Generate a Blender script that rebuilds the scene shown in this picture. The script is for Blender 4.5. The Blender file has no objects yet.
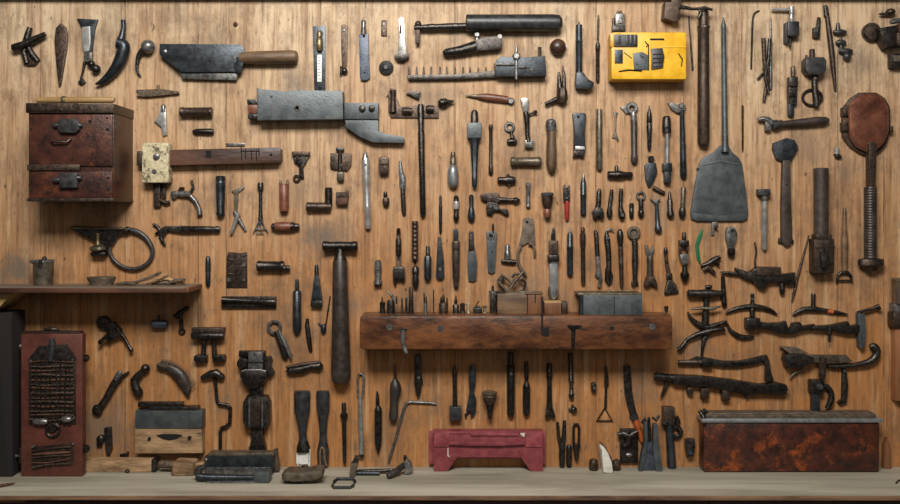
import bpy, bmesh, math, random
from mathutils import Vector, Matrix, noise
random.seed(7)
C = bpy.context.scene.collection
# ---- the place: the tool wall stands at y = 0, the viewer 2.36 m in front of it.
# Sizes were read off in units of 2.5 mm on the wall (u to the right, v downwards, d out from the wall).
S = 0.0025; D = 2.36; U0 = 450.0; V0 = 215.0; ZC = 1.53
BENCH, RACK, SHELF = 467.0, 311.5, 283.5          # heights of the three ledges where they meet the wall
def KD(d): return (D - d*S)/D
def dep(v, ledge): return D*(1-(ledge-V0)/(v-V0))/S   # how far out on a ledge a foot stands

# ------------------------------------------------------------------ materials
M = {}
def nd(nt, typ, **kw):
    n = nt.nodes.new(typ)
    for k, v in kw.items(): setattr(n, k, v)
    return n
def mat(key, c1, c2, rough=.5, metal=0., scale=60., bump=.25, c3=None, a3=.0, grain=None, spot=(.55, .72), lo=.37, hi=.63, rv=.15, fine=6., bd=.0015):
    m = bpy.data.materials.new(key); m.use_nodes = True; nt = m.node_tree; L = nt.links
    bs = nt.nodes['Principled BSDF']
    tc = nd(nt, 'ShaderNodeTexCoord'); oi = nd(nt, 'ShaderNodeObjectInfo')
    mu = nd(nt, 'ShaderNodeVectorMath', operation='SCALE'); mu.inputs[0].default_value = (3.1, 5.3, 7.7)
    L.new(oi.outputs['Random'], mu.inputs['Scale'])
    ad = nd(nt, 'ShaderNodeVectorMath', operation='ADD'); L.new(tc.outputs['Object'], ad.inputs[0]); L.new(mu.outputs[0], ad.inputs[1])
    vec = ad.outputs[0]
    if grain:
        mp = nd(nt, 'ShaderNodeMapping'); mp.inputs['Scale'].default_value = grain; L.new(vec, mp.inputs[0]); vec = mp.outputs[0]
    n1 = nd(nt, 'ShaderNodeTexNoise'); n1.inputs['Scale'].default_value = scale; n1.inputs['Detail'].default_value = 6; n1.inputs['Roughness'].default_value = .65; L.new(vec, n1.inputs['Vector'])
    mr = nd(nt, 'ShaderNodeMapRange'); mr.inputs[1].default_value = lo; mr.inputs[2].default_value = hi; L.new(n1.outputs[0], mr.inputs[0])
    mx = nd(nt, 'ShaderNodeMix', data_type='RGBA'); mx.inputs[6].default_value = (*c1, 1); mx.inputs[7].default_value = (*c2, 1); L.new(mr.outputs[0], mx.inputs[0])
    col = mx.outputs[2]
    if c3:
        n3 = nd(nt, 'ShaderNodeTexNoise'); n3.inputs['Scale'].default_value = scale*.55; n3.inputs['Detail'].default_value = 8; n3.inputs['Roughness'].default_value = .75
        a2 = nd(nt, 'ShaderNodeVectorMath', operation='ADD'); a2.inputs[1].default_value = (9.1, 4.2, 1.7); L.new(vec, a2.inputs[0]); L.new(a2.outputs[0], n3.inputs['Vector'])
        m3 = nd(nt, 'ShaderNodeMapRange'); m3.inputs[1].default_value = spot[0]; m3.inputs[2].default_value = spot[1]; m3.inputs[4].default_value = a3; L.new(n3.outputs[0], m3.inputs[0])
        x3 = nd(nt, 'ShaderNodeMix', data_type='RGBA'); x3.inputs[7].default_value = (*c3, 1); L.new(col, x3.inputs[6]); L.new(m3.outputs[0], x3.inputs[0]); col = x3.outputs[2]
    # each object a touch lighter or darker
    hv = nd(nt, 'ShaderNodeHueSaturation'); mv = nd(nt, 'ShaderNodeMapRange'); mv.inputs[3].default_value = .8; mv.inputs[4].default_value = 1.25
    L.new(oi.outputs['Random'], mv.inputs[0]); L.new(mv.outputs[0], hv.inputs['Value']); L.new(col, hv.inputs['Color'])
    L.new(hv.outputs[0], bs.inputs['Base Color'])
    rr = nd(nt, 'ShaderNodeMapRange'); rr.inputs[3].default_value = max(.05, rough-rv); rr.inputs[4].default_value = min(1, rough+rv); L.new(n1.outputs[0], rr.inputs[0]); L.new(rr.outputs[0], bs.inputs['Roughness'])
    bs.inputs['Metallic'].default_value = metal
    n2 = nd(nt, 'ShaderNodeTexNoise'); n2.inputs['Scale'].default_value = scale*fine; n2.inputs['Detail'].default_value = 4; L.new(vec, n2.inputs['Vector'])
    sm = nd(nt, 'ShaderNodeMath', operation='ADD'); L.new(n1.outputs[0], sm.inputs[0]); L.new(n2.outputs[0], sm.inputs[1])
    bu = nd(nt, 'ShaderNodeBump'); bu.inputs['Strength'].default_value = bump; bu.inputs['Distance'].default_value = bd; L.new(sm.outputs[0], bu.inputs['Height']); L.new(bu.outputs[0], bs.inputs['Normal'])
    M[key] = m
    return m
mat('iron', (.022,.020,.019), (.070,.062,.055), .3, .8, 110, .4, (.12,.068,.038), .6, spot=(.56,.72))
mat('brown_iron', (.030,.021,.016), (.092,.062,.045), .38, .65, 110, .45, (.16,.088,.045), .6, spot=(.55,.72))
mat('steel', (.095,.095,.09), (.25,.245,.235), .32, .65, 90, .2, (.06,.045,.034), .75, spot=(.52,.68))
mat('bright', (.34,.34,.33), (.52,.515,.50), .27, .65, 50, .06, (.15,.125,.10), .4, spot=(.56,.7))
mat('dull_silver', (.17,.18,.185), (.27,.28,.285), .36, .55, 60, .1, (.07,.06,.05), .4, spot=(.56,.7))
mat('umber', (.026,.019,.016), (.062,.045,.036), .42, .15, 50, .4, (.10,.068,.048), .5)
mat('blued', (.026,.030,.035), (.055,.064,.071), .36, .7, 60, .3, (.13,.135,.13), .5, spot=(.6,.76))
mat('grey', (.050,.059,.062), (.088,.10,.103), .45, .4, 40, .35, (.15,.135,.11), .5, spot=(.58,.72))
mat('rust', (.045,.02,.013), (.12,.05,.027), .6, .35, 60, .6, (.018,.013,.011), .8)
mat('brass', (.17,.125,.06), (.30,.235,.13), .38, .7, 60, .4, (.05,.04,.03), .8)
mat('bronze', (.075,.060,.042), (.17,.14,.10), .42, .6, 60, .4, (.035,.026,.02), .8)
mat('copper', (.13,.046,.028), (.28,.105,.062), .32, .6, 28, .35, (.055,.022,.015), .75, spot=(.5,.68))
mat('wood', (.075,.042,.022), (.17,.10,.05), .5, 0, 40, .4, (.035,.021,.013), .8, grain=(.25,1,1), spot=(.5,.66))
mat('wood_upright', (.07,.040,.022), (.15,.088,.046), .5, 0, 40, .4, (.035,.021,.013), .8, grain=(1,1,.2), spot=(.5,.66))
mat('copper_edge', (.26,.10,.06), (.42,.19,.12), .3, .8, 50, .2)
mat('tan_wood', (.32,.19,.07), (.48,.31,.13), .5, 0, 40, .3, (.12,.065,.03), .7, grain=(.2,1,1))
mat('raw_wood', (.16,.088,.040), (.46,.29,.15), .75, 0, 42, .8, (.03,.02,.014), .92, grain=(.3,1,1), spot=(.54,.64))
mat('dark_wood', (.04,.017,.010), (.105,.045,.024), .42, 0, 22, .4, (.018,.010,.008), .8, grain=(.22,1,1))
mat('rack_wood', (.055,.019,.009), (.16,.060,.021), .32, 0, 26, .5, (.016,.008,.006), .85, grain=(.4,1,1), spot=(.47,.6))
mat('red_wood', (.115,.035,.018), (.2,.075,.04), .42, 0, 50, .3, (.05,.02,.014), .7)
mat('black_wood', (.012,.010,.009), (.04,.031,.026), .5, 0, 30, .5, grain=(1,1,.15))
mat('cream', (.36,.30,.165), (.60,.53,.35), .6, 0, 90, .6, (.06,.045,.025), .95, spot=(.51,.59))
mat('stone', (.6,.57,.49), (.78,.75,.67), .7, 0, 70, .5, (.2,.16,.1), .8, spot=(.58,.68))
mat('red_paint', (.16,.025,.033), (.26,.052,.062), .5, 0, 40, .3, (.07,.022,.02), .7, spot=(.56,.7))
mat('pale_paint', (.5,.42,.36), (.62,.55,.48), .6, 0, 60, .3)
mat('maroon', (.062,.018,.012), (.112,.031,.019), .48, 0, 26, .35, (.04,.015,.011), .6)
mat('rusty_sheet', (.055,.016,.010), (.115,.030,.015), .42, .1, 24, .5, (.23,.066,.018), .85, spot=(.52,.72))
mat('cabinet_steel', (.020,.009,.007), (.07,.022,.013), .38, .1, 30, .5, (.19,.055,.02), .75, spot=(.54,.7))
mat('tin_rust', (.020,.009,.007), (.075,.019,.010), .36, .1, 34, .4, (.36,.075,.012), .75, spot=(.52,.66))
mat('yellow', (.60,.31,.010), (.74,.42,.022), .38, 0, 40, .25, (.12,.06,.015), .8, spot=(.63,.74))
mat('void', (.003,.003,.003), (.004,.004,.004), .95, 0, 60, .0)
mat('black', (.014,.014,.015), (.04,.039,.038), .38, 0, 70, .3)
mat('red_grip', (.28,.018,.014), (.42,.03,.022), .45, 0, 60, .3)
mat('orange_rust', (.38,.075,.02), (.55,.13,.03), .5, .1, 60, .4)
mat('green', (.008,.10,.035), (.014,.18,.06), .45, 0, 60, .3)
mat('leather', (.055,.040,.028), (.14,.105,.072), .55, .1, 60, .5, (.025,.018,.014), .8)
mat('fibre', (.05,.034,.022), (.17,.12,.08), .85, 0, 160, .8, bd=.004)
mat('bench_wood', (.30,.27,.20), (.50,.455,.355), .7, 0, 14, .6, (.18,.14,.095), .75, grain=(.12,1,1))
mat('shelf_wood', (.10,.072,.05), (.19,.145,.105), .7, 0, 16, .5, (.05,.034,.025), .7, grain=(.14,1,1))
mat('edge_wood', (.075,.036,.02), (.21,.115,.06), .65, 0, 30, .7, (.03,.015,.01), .8, grain=(.15,1,1))
mat('post_wood', (.005,.0035,.003), (.014,.009,.0075), .85, 0, 26, .8, grain=(1,1,.12))
mat('beam', (.03,.010,.008), (.06,.02,.014), .6, 0, 20, .4, grain=(.1,1,1))
mat('frame_wood', (.12,.045,.017), (.24,.10,.038), .5, 0, 24, .4, (.05,.019,.011), .7, grain=(1,1,.15))
mat('floor_stone', (.05,.045,.04), (.09,.08,.07), .8, 0, 8, .3)
mat('label_white', (.55,.54,.5), (.75,.74,.7), .45, 0, 60, .1, (.12,.11,.1), .8, spot=(.6,.64))
mat('blue_metal', (.03,.04,.06), (.075,.09,.12), .4, .4, 50, .4)

# ------------------------------------------------------------------ shapes: each returns f(bm, X); X maps (u, v, d) to thing space
def _smooth(pts, k=4):
    n = len(pts); out = []
    for i in range(n-1):
        p0, p1, p2, p3 = pts[max(i-1,0)], pts[i], pts[i+1], pts[min(i+2,n-1)]
        for j in range(k):
            t = j/k
            out.append(tuple(.5*((2*b)+(c-a)*t+(2*a-5*b+4*c-d)*t*t+(-a+3*b-3*c+d)*t**3) for a,b,c,d in zip(p0,p1,p2,p3)))
    out.append(pts[-1]); return out
def _smooth_closed(pts, k=3):
    n = len(pts); out = []
    for i in range(n):
        p0, p1, p2, p3 = pts[i-1], pts[i], pts[(i+1)%n], pts[(i+2)%n]
        for j in range(k):
            t = j/k
            out.append(tuple(.5*((2*b)+(c-a)*t+(2*a-5*b+4*c-d)*t*t+(-a+3*b-3*c+d)*t**3) for a,b,c,d in zip(p0,p1,p2,p3)))
    return out
def s(pts, c=None, fl=1., n=12, sm=False, loop=False):
    """body swept through (u, v, radius[, d]); fl flattens it towards the wall"""
    mr = max(p[2] for p in pts)
    cc = mr*fl if c is None else c
    P = [(p[0], p[1], p[3] if len(p) > 3 else cc, max(p[2], .05)) for p in pts]
    if sm: P = _smooth_closed(P) if loop else _smooth(P)
    def f(bm, X):
        m = len(P); pos = [Vector((p[0], p[2], -p[1])) for p in P]
        tans = []
        for i in range(m):
            if loop: a, b = pos[i-1], pos[(i+1)%m]
            else:
                a, b = pos[max(i-1,0)], pos[min(i+1,m-1)]
                j = i-1
                while (pos[i]-a).length < 1e-4 and j > 0: j -= 1; a = pos[j]
                j = i+1
                while (b-pos[i]).length < 1e-4 and j < m-1: j += 1; b = pos[j]
            t = b-a
            tans.append(t.normalized() if t.length > 1e-6 else Vector((0,0,1)))
        rings = []; sq = math.sqrt(2) if n == 4 else 1.
        off = math.pi/n if n in (4,6,8) else 0.
        for i in range(m):
            t = tans[i]; q = Vector((0,1,0))
            side = t.cross(q)
            if side.length < .05: side = Vector((1,0,0))
            side.normalize(); q = side.cross(t).normalized()
            r = P[i][3]*sq; ring = []
            for k in range(n):
                a = 2*math.pi*k/n+off
                w = pos[i]+side*(math.cos(a)*r)+q*(math.sin(a)*r*fl)
                ring.append(bm.verts.new(X(w.x, -w.z, w.y)))
            rings.append(ring)
        for i in range(m if loop else m-1):
            a, b = rings[i], rings[(i+1)%m]
            for k in range(n): bm.faces.new((a[k], a[(k+1)%n], b[(k+1)%n], b[k]))
        if not loop:
            bm.faces.new(rings[0][::-1]); bm.faces.new(rings[-1])
    f.back = min(p[2]-p[3]*fl for p in P); f.front = max(p[2]+p[3]*fl for p in P)
    return f
def v(x, prof, x2=None, **k):
    y0, y1 = prof[0][0], prof[-1][0]; x2 = x if x2 is None else x2
    return s([(x+(x2-x)*(y-y0)/(y1-y0), y, r) for y, r in prof], **k)
def h(y, prof, y2=None, **k):
    a, b = prof[0][0], prof[-1][0]; y2 = y if y2 is None else y2
    return s([(u, y+(y2-y)*(u-a)/(b-a), r) for u, r in prof], **k)
def e(pts, d0=0., d1=2., bev=.5, holes=(), sm=False):
    """outline cut from sheet or block between d0 and d1 off the wall, front edge bevelled"""
    P = _smooth_closed(list(pts)) if sm else list(pts)
    def f(bm, X):
        b2 = bmesh.new(); loops = [P]+[list(q) for q in holes]; es = []
        for lp in loops:
            vs = [b2.verts.new((q[0], d0, -q[1])) for q in lp]
            if len(loops) == 1: b2.faces.new(vs)
            else: es += [b2.edges.new((vs[i], vs[(i+1)%len(vs)])) for i in range(len(vs))]
        if len(loops) > 1: bmesh.ops.triangle_fill(b2, use_beauty=True, use_dissolve=False, edges=es)
        r = bmesh.ops.extrude_face_region(b2, geom=b2.faces[:])
        nv = set(g for g in r['geom'] if isinstance(g, bmesh.types.BMVert))
        for q in nv: q.co.y = d1
        bmesh.ops.recalc_face_normals(b2, faces=b2.faces[:])
        if bev > 0:
            ed = [x for x in b2.edges if x.verts[0] in nv and x.verts[1] in nv and len(x.link_faces) == 2 and x.calc_face_angle(0) > .6]
            try: bmesh.ops.bevel(b2, geom=ed, offset=bev, segments=2, profile=.6, affect='EDGES', clamp_overlap=True)
            except Exception: pass
        mp = {q: bm.verts.new(X(q.co.x, -q.co.z, q.co.y)) for q in b2.verts}
        for fc in b2.faces:
            try: bm.faces.new([mp[q] for q in fc.verts])
            except ValueError: pass
        b2.free()
    f.back = min(d0, d1); f.front = max(d0, d1)
    return f
def b(x0, y0, x1, y1, d0=0., d1=3., bev=.5, tilt=0.):
    """box with all edges softened"""
    def f(bm, X):
        b2 = bmesh.new(); bmesh.ops.create_cube(b2, size=1)
        for q in b2.verts:
            q.co = Vector(((x0+x1)/2+q.co.x*(x1-x0), (d0+d1)/2+q.co.y*(d1-d0), -((y0+y1)/2)+q.co.z*(y1-y0)))
        bb = min(bev, .45*abs(x1-x0), .45*abs(y1-y0), .45*abs(d1-d0))
        if bb > 0: bmesh.ops.bevel(b2, geom=b2.edges[:], offset=bb, segments=2, profile=.6, affect='EDGES')
        if tilt:
            cx, cz = (x0+x1)/2, -(y0+y1)/2; ca, sa = math.cos(math.radians(tilt)), math.sin(math.radians(tilt))
            for q in b2.verts:
                dx, dz = q.co.x-cx, q.co.z-cz; q.co.x = cx+dx*ca-dz*sa; q.co.z = cz+dx*sa+dz*ca
        mp = {q: bm.verts.new(X(q.co.x, -q.co.z, q.co.y)) for q in b2.verts}
        for fc in b2.faces: bm.faces.new([mp[q] for q in fc.verts])
        b2.free()
    f.back = min(d0, d1); f.front = max(d0, d1)
    return f
def r(x, y, prof, n=16):
    """turned about an axis that points out of the wall: prof = (d, radius)"""
    def f(bm, X):
        rings = []
        for d, rad in prof:
            rings.append([bm.verts.new(X(x+math.cos(2*math.pi*k/n+.26)*rad, y+math.sin(2*math.pi*k/n+.26)*rad, d)) for k in range(n)])
        for a, c in zip(rings, rings[1:]):
            for k in range(n): bm.faces.new((a[k], a[(k+1)%n], c[(k+1)%n], c[k]))
        bm.faces.new(rings[0][::-1]); bm.faces.new(rings[-1])
    f.back = min(p[0] for p in prof); f.front = max(p[0] for p in prof)
    return f
def o(x, y, R, q=1., c=None, ry=None, n=24):
    """ring lying against the wall"""
    ry = R if ry is None else ry
    return s([(x+math.cos(2*math.pi*k/n)*R, y+math.sin(2*math.pi*k/n)*ry, q) for k in range(n)], c=c, n=8, loop=True)
def k(x, y, rad, c=None, fl=1., ry=None):
    """ball or egg"""
    ry = rad if ry is None else ry; m = 9
    return s([(x, y-ry*math.cos(math.pi*i/m), rad*max(.03, math.sin(math.pi*i/m))) for i in range(m+1)], c=(rad*fl if c is None else c), fl=fl, n=14)
def bolt(x, y, rad, d=3., n=6): return r(x, y, [(0, rad), (d-rad*.3, rad), (d, rad*.7)], n)

# ------------------------------------------------------------------ things
VOIDS = {'hole', 'mortise', 'screw_hole', 'cut_slot', 'slot', 'slot_plate', 'arch_slot', 'seam', 'slit', 'groove', 'rivet'}
def p(name, m, *shapes, kids=(), label=None, j=0., stuff=False): return dict(name=name, m=m, sh=shapes, kids=kids, label=label, j=j, stuff=stuff)
def ps(name, m, *shapes, **kw): return [p(name, m, q, **kw) for q in shapes]
def _mesh(pt, X, parent, jseed):
    bm = bmesh.new()
    for f in pt['sh']: f(bm, X)
    if pt['j']:
        q = pt['j']*S
        for w in bm.verts:
            a = w.co*90+Vector((jseed, jseed*.7, 0)); w.co += Vector((noise.noise(a), .5*noise.noise(a+Vector((7,0,0))), noise.noise(a+Vector((0,9,0)))))*q
    bmesh.ops.recalc_face_normals(bm, faces=bm.faces[:])
    me = bpy.data.meshes.new(pt['name']); bm.to_mesh(me); bm.free()
    for f in me.polygons: f.use_smooth = True
    me.set_sharp_from_angle(angle=math.radians(38))
    me.materials.append(M['void' if pt['m'] == 'black' and pt['name'] in VOIDS else pt['m']])
    ob = bpy.data.objects.new(pt['name'], me); C.objects.link(ob)
    if parent: ob.parent = parent
    if pt['label']: ob['label'] = pt['label']
    if pt['stuff']: ob['kind'] = 'stuff'
    return ob
def t(name, label, cat, parts, g=None, dm=None, wall=True, org=None, rz=0., pull=0.):
    """one thing. wall=True: pushed back until it touches the boards. dm: depth at which its size was read off"""
    allsh = []
    def walk(ps):
        for q in ps: allsh.extend(q['sh']); walk(q['kids'])
    walk(parts)
    bk = min(f.back for f in allsh); fr = max(f.front for f in allsh)
    sh = -bk+pull if wall else 0.
    dmm = (fr+sh)*.5 if dm is None else dm
    kk = KD(dmm)
    # base of the thing = middle of its outline
    pr = []
    bmx = bmesh.new()
    for f in allsh: f(bmx, lambda u, vv, d: Vector((u, d, vv)))
    us = [w.co.x for w in bmx.verts]; vs = [w.co.z for w in bmx.verts]; ds = [w.co.y for w in bmx.verts]; bmx.free()
    uc, vc = (min(us)+max(us))/2, ((min(vs)+max(vs))/2 if wall else max(vs))
    dc = 0. if wall else (min(ds)+max(ds))/2
    loc = Vector(((uc-U0)*S*kk, -dc*S, ZC+(V0-vc)*S*kk))
    if wall: loc.y = 0.0004            # bedded on the boards
    X = lambda u, vv, d: Vector(((u-uc)*S*kk, -(d+sh-dc)*S, (vc-vv)*S*kk))
    jseed = uc*.37+vc*.11
    if len(parts) == 1 and not parts[0]['kids']:
        q = dict(parts[0]); q['name'] = name; q['label'] = None
        root = _mesh(q, X, None, jseed)
    else:
        root = bpy.data.objects.new(name, None); root.empty_display_size = .02; C.objects.link(root)
        def mk(ps, par):
            for q in ps:
                ob = _mesh(q, X, par, jseed); mk(q['kids'], ob)
        mk(parts, root)
    root.location = loc; root.rotation_euler = (0, 0, math.radians(rz))
    root['label'] = label; root['category'] = cat
    if g: root['group'] = g
    return root
def dup(root, du=0., dv=0., label=None, sc=1.):
    r2 = root.copy(); C.objects.link(r2)
    r2.location = root.location+Vector((du*S, 0, -dv*S)); r2.scale = (sc, sc, sc)
    if label: r2['label'] = label
    for ch in list(root.children):
        c2 = ch.copy(); C.objects.link(c2); c2.parent = r2
        for gg in list(ch.children):
            c3 = gg.copy(); C.objects.link(c3); c3.parent = c2
    return r2
def struct(name, m, *shapes):
    bm = bmesh.new()
    for f in shapes: f(bm, lambda u, vv, d: Vector(((u-U0)*S, -d*S, ZC+(V0-vv)*S)))
    bmesh.ops.recalc_face_normals(bm, faces=bm.faces[:])
    me = bpy.data.meshes.new(name); bm.to_mesh(me); bm.free(); me.materials.append(M[m])
    ob = bpy.data.objects.new(name, me); C.objects.link(ob); ob['kind'] = 'structure'
    return ob
# ------------------------------------------------------------------ the wall of boards
def wall_material():
    m = bpy.data.materials.new('wall_boards'); m.use_nodes = True; nt = m.node_tree; L = nt.links; bs = nt.nodes['Principled BSDF']
    tc = nd(nt, 'ShaderNodeTexCoord')
    def noi(scale, grain, detail=6, rough=.6, off=(0,0,0)):
        mp = nd(nt, 'ShaderNodeMapping'); mp.inputs['Scale'].default_value = grain; mp.inputs['Location'].default_value = off; L.new(tc.outputs['Object'], mp.inputs[0])
        n = nd(nt, 'ShaderNodeTexNoise'); n.inputs['Scale'].default_value = scale; n.inputs['Detail'].default_value = detail; n.inputs['Roughness'].default_value = rough; L.new(mp.outputs[0], n.inputs['Vector']); return n.outputs[0]
    def rng(src, a, b_, c=0., d=1.):
        q = nd(nt, 'ShaderNodeMapRange'); q.inputs[1].default_value = a; q.inputs[2].default_value = b_; q.inputs[3].default_value = c; q.inputs[4].default_value = d; L.new(src, q.inputs[0]); return q.outputs[0]
    def mix(f, a, b_, typ='MIX'):
        q = nd(nt, 'ShaderNodeMix', data_type='RGBA', blend_type=typ)
        for i, z in ((0, f), (6, a), (7, b_)):
            if isinstance(z, tuple): q.inputs[i].default_value = (*z, 1)
            elif isinstance(z, (int, float)): q.inputs[i].default_value = z
            else: L.new(z, q.inputs[i])
        return q.outputs[2]
    def mth(op, a, b_):
        q = nd(nt, 'ShaderNodeMath', operation=op)
        for i, z in ((0, a), (1, b_)):
            if isinstance(z, (int, float)): q.inputs[i].default_value = z
            else: L.new(z, q.inputs[i])
        return q.outputs[0]
    sx = nd(nt, 'ShaderNodeSeparateXYZ'); L.new(tc.outputs['Object'], sx.inputs[0])
    # paler boards above, warmer and darker towards the bench, with a ragged change-over
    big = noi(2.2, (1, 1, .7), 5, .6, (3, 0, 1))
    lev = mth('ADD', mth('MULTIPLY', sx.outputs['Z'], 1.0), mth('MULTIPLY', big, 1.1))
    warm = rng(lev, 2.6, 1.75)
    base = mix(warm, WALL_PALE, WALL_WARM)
    g0 = noi(3.4, (1, 1, .16), 4, .6, (11, 0, 3))            # board to board
    base = mix(rng(g0, .42, .66, 0, .6), base, (.36, .17, .06))
    g1 = noi(34, (1, 1, .05), 8, .7)                         # long grain
    base = mix(rng(g1, .46, .64, 0, .6), base, WALL_GRAIN)
    g2 = noi(110, (1, 1, .07), 6, .65, (2, 0, 5))            # short streaks
    base = mix(rng(g2, .48, .66, 0, .65), base, WALL_GRAIN2)
    g3 = noi(60, (1, 1, .06), 6, .6, (7, 0, 2))
    base = mix(rng(g3, .52, .7, 0, .55), base, WALL_LIGHT)
    # grey-brown grime patches of their own shape
    gr = noi(5, (1, 1, .8), 10, .78, (1.3, 0, 4.1))
    base = mix(rng(gr, .49, .66, 0, .75), base, (.125, .08, .05))
    gr2 = noi(22, (1, 1, .5), 8, .75, (6.3, 0, 2.1))
    base = mix(rng(gr2, .53, .68, 0, .65), base, (.15, .09, .05))
    gr3 = noi(75, (1, 1, .35), 6, .7, (16.3, 0, 7.1))
    base = mix(rng(gr3, .56, .7, 0, .6), base, (.10, .058, .034))
    # old oil stains where tools hung
    for (u, vv, rad, amt) in ((325, 240, 26, .75), (300, 190, 24, .45), (430, 100, 24, .5), (18, 272, 22, .8), (295, 82, 16, .6), (845, 170, 15, .6), (862, 64, 20, .5), (700, 345, 22, .55), (660, 210, 28, .4), (105, 430, 34, .6), (520, 290, 34, .45), (352, 305, 14, .6), (230, 400, 26, .3), (805, 150, 24, .4), (640, 380, 24, .35), (560, 300, 30, .35), (415, 300, 30, .35)):
        q = nd(nt, 'ShaderNodeVectorMath', operation='DISTANCE'); q.inputs[1].default_value = ((u-U0)*S, 0, ZC+(V0-vv)*S); L.new(tc.outputs['Object'], q.inputs[0])
        nz = noi(16, (1, 1, .6), 9, .78, (u*.1, 0, vv*.1))
        dd = mth('ADD', q.outputs['Value'], mth('MULTIPLY', mth('SUBTRACT', nz, .5), rad*S*3.6))
        base = mix(rng(dd, rad*S*1.2, rad*S*.1, 0, min(1, amt*1.15)), base, (.14, .108, .08))
    # specks and scratches
    sp = noi(95, (1, 1, .45), 3, .5, (4, 0, 9)); base = mix(rng(sp, .67, .73, 0, .75), base, (.05, .03, .02))
    # seams between the boards
    seam = None
    for u, wdt in ((40, .5), (84, .35), (125, .55), (198, .5), (226, .45), (262, .3), (320, .4), (365, .3), (455, .5), (515, .35), (596, .5), (642, .3), (684, .4), (742, .35), (792, .5), (838, .45), (884, .5)):
        a = mth('ABSOLUTE', mth('SUBTRACT', mth('ADD', sx.outputs['X'], mth('MULTIPLY', mth('SUBTRACT', noi(4, (1, 1, 1), 2), .5), .004)), (u-U0)*S), 0)
        z = rng(a, wdt*S*1.3, wdt*S*.3)
        seam = z if seam is None else mth('MAXIMUM', seam, z)
    brk = rng(noi(7, (1, 1, 1), 4, .7, (5, 0, 5)), .38, .6)
    seam = mth('MULTIPLY', seam, brk)
    base = mix(mth('MULTIPLY', seam, .75), base, (.05, .028, .016))
    L.new(base, bs.inputs['Base Color']); bs.inputs['Roughness'].default_value = .6
    bs.inputs['Specular IOR Level'].default_value = .3
    hgt = mth('SUBTRACT', mth('ADD', mth('MULTIPLY', g1, .6), mth('MULTIPLY', g2, .5)), mth('MULTIPLY', seam, 1.2))
    bu = nd(nt, 'ShaderNodeBump'); bu.inputs['Strength'].default_value = .6; bu.inputs['Distance'].default_value = .002; L.new(hgt, bu.inputs['Height']); L.new(bu.outputs[0], bs.inputs['Normal'])
    M['wall'] = m
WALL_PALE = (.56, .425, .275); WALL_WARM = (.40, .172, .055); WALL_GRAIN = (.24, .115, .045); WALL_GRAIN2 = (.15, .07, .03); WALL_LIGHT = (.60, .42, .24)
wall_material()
FLOORV = V0+ZC/S
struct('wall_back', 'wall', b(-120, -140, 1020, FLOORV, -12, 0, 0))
struct('floor', 'floor_stone', b(-120, FLOORV, 1020, FLOORV+20, 0, 1100, 0))
struct('trim_1', 'beam', b(-110, -40, 1010, -.6, 0, 10, 1))

# workbench under the wall
zb = BENCH
bd = dep(494.6, BENCH)
kf = KD(bd)
t('workbench', 'long grey weathered workbench top with a chipped brown front edge', 'workbench', [
    p('worktop', 'bench_wood', b(-100, zb, 1000, zb+4.6, .3, bd, .5)),
    p('front_edge', 'edge_wood', b(-100, zb+.7, 1000, zb+4.9, bd, bd+1.2, .5), j=.9),
    p('front_panel', 'beam', b(-96, zb+4.6, 996, FLOORV-.2, .3, bd-9, .3)),
    p('drawer', 'beam', b(-30, zb+8, 124, zb+60, bd-9, bd-7, .6), kids=[p('knob', 'iron', r(47, zb+32, [(bd-7, 3), (bd-3, 4), (bd-1, 3)]))]),
    p('drawer', 'beam', b(130, zb+8, 400, zb+60, bd-9, bd-7, .6), kids=[p('knob', 'iron', r(265, zb+32, [(bd-7, 3), (bd-3, 4), (bd-1, 3)]))]),
    p('drawer', 'beam', b(406, zb+8, 680, zb+60, bd-9, bd-7, .6), kids=[p('knob', 'iron', r(543, zb+32, [(bd-7, 3), (bd-3, 4), (bd-1, 3)]))]),
    p('drawer', 'beam', b(686, zb+8, 960, zb+60, bd-9, bd-7, .6), kids=[p('knob', 'iron', r(823, zb+32, [(bd-7, 3), (bd-3, 4), (bd-1, 3)]))]),
    p('cleat', 'frame_wood', b(41, zb+4.8, 66, zb+7.6, bd-8, bd-2, .4)),
    p('cleat', 'frame_wood', b(322, zb+4.8, 336, zb+7, bd-8, bd-2, .4)),
], wall=False, dm=0)
# shelf on the left with its bracket, the post under it
sd = dep(287.6, SHELF)
t('tool_shelf', 'narrow grey wooden shelf on the left, with a pot and sticks on it', 'shelf', [
    p('board', 'shelf_wood', b(-70, SHELF, 201, SHELF+4.6, .1, sd, .5)),
    p('front_edge', 'dark_wood', b(-70, SHELF+.5, 201, SHELF+4.8, sd, sd+1, .4), j=.5),
    p('end_cap', 'frame_wood', b(199, SHELF+.2, 204, SHELF+4.6, 6, sd+1, .6)),
    p('bracket', 'tan_wood', e([(-40, 289), (34, 289), (20, 303), (8, 309), (-40, 309)], 8, 44, .8), j=.8, label='orange-brown wooden bracket under the shelf'),
], wall=False, dm=0)
t('wooden_post', 'nearly black rough wooden post standing on the bench under the shelf bracket', 'post', [
    p('post', 'post_wood', b(-34, 309.2, 29, BENCH, 8, 36, 1.2), j=1.2)], wall=False, dm=0)
# post with a clamp on the right edge
t('wooden_rail', 'upright orange-brown wooden rail at the right edge below a metal clamp', 'rail', [
    p('bar', 'frame_wood', b(893, 326, 930, 400, 0, 10, .8)),
    p('clamp', 'brown_iron', b(889, 311, 930, 327, 0, 14, 2.5)),
    p('strap', 'steel', b(891, 303, 930, 311.5, 0, 12, 1)),
    p('tube', 'wood_upright', v(899, [(278, 7.5), (279, 8.5), (281, 8.5), (281, 7.8), (303, 8)], n=16))], dm=5)
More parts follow.
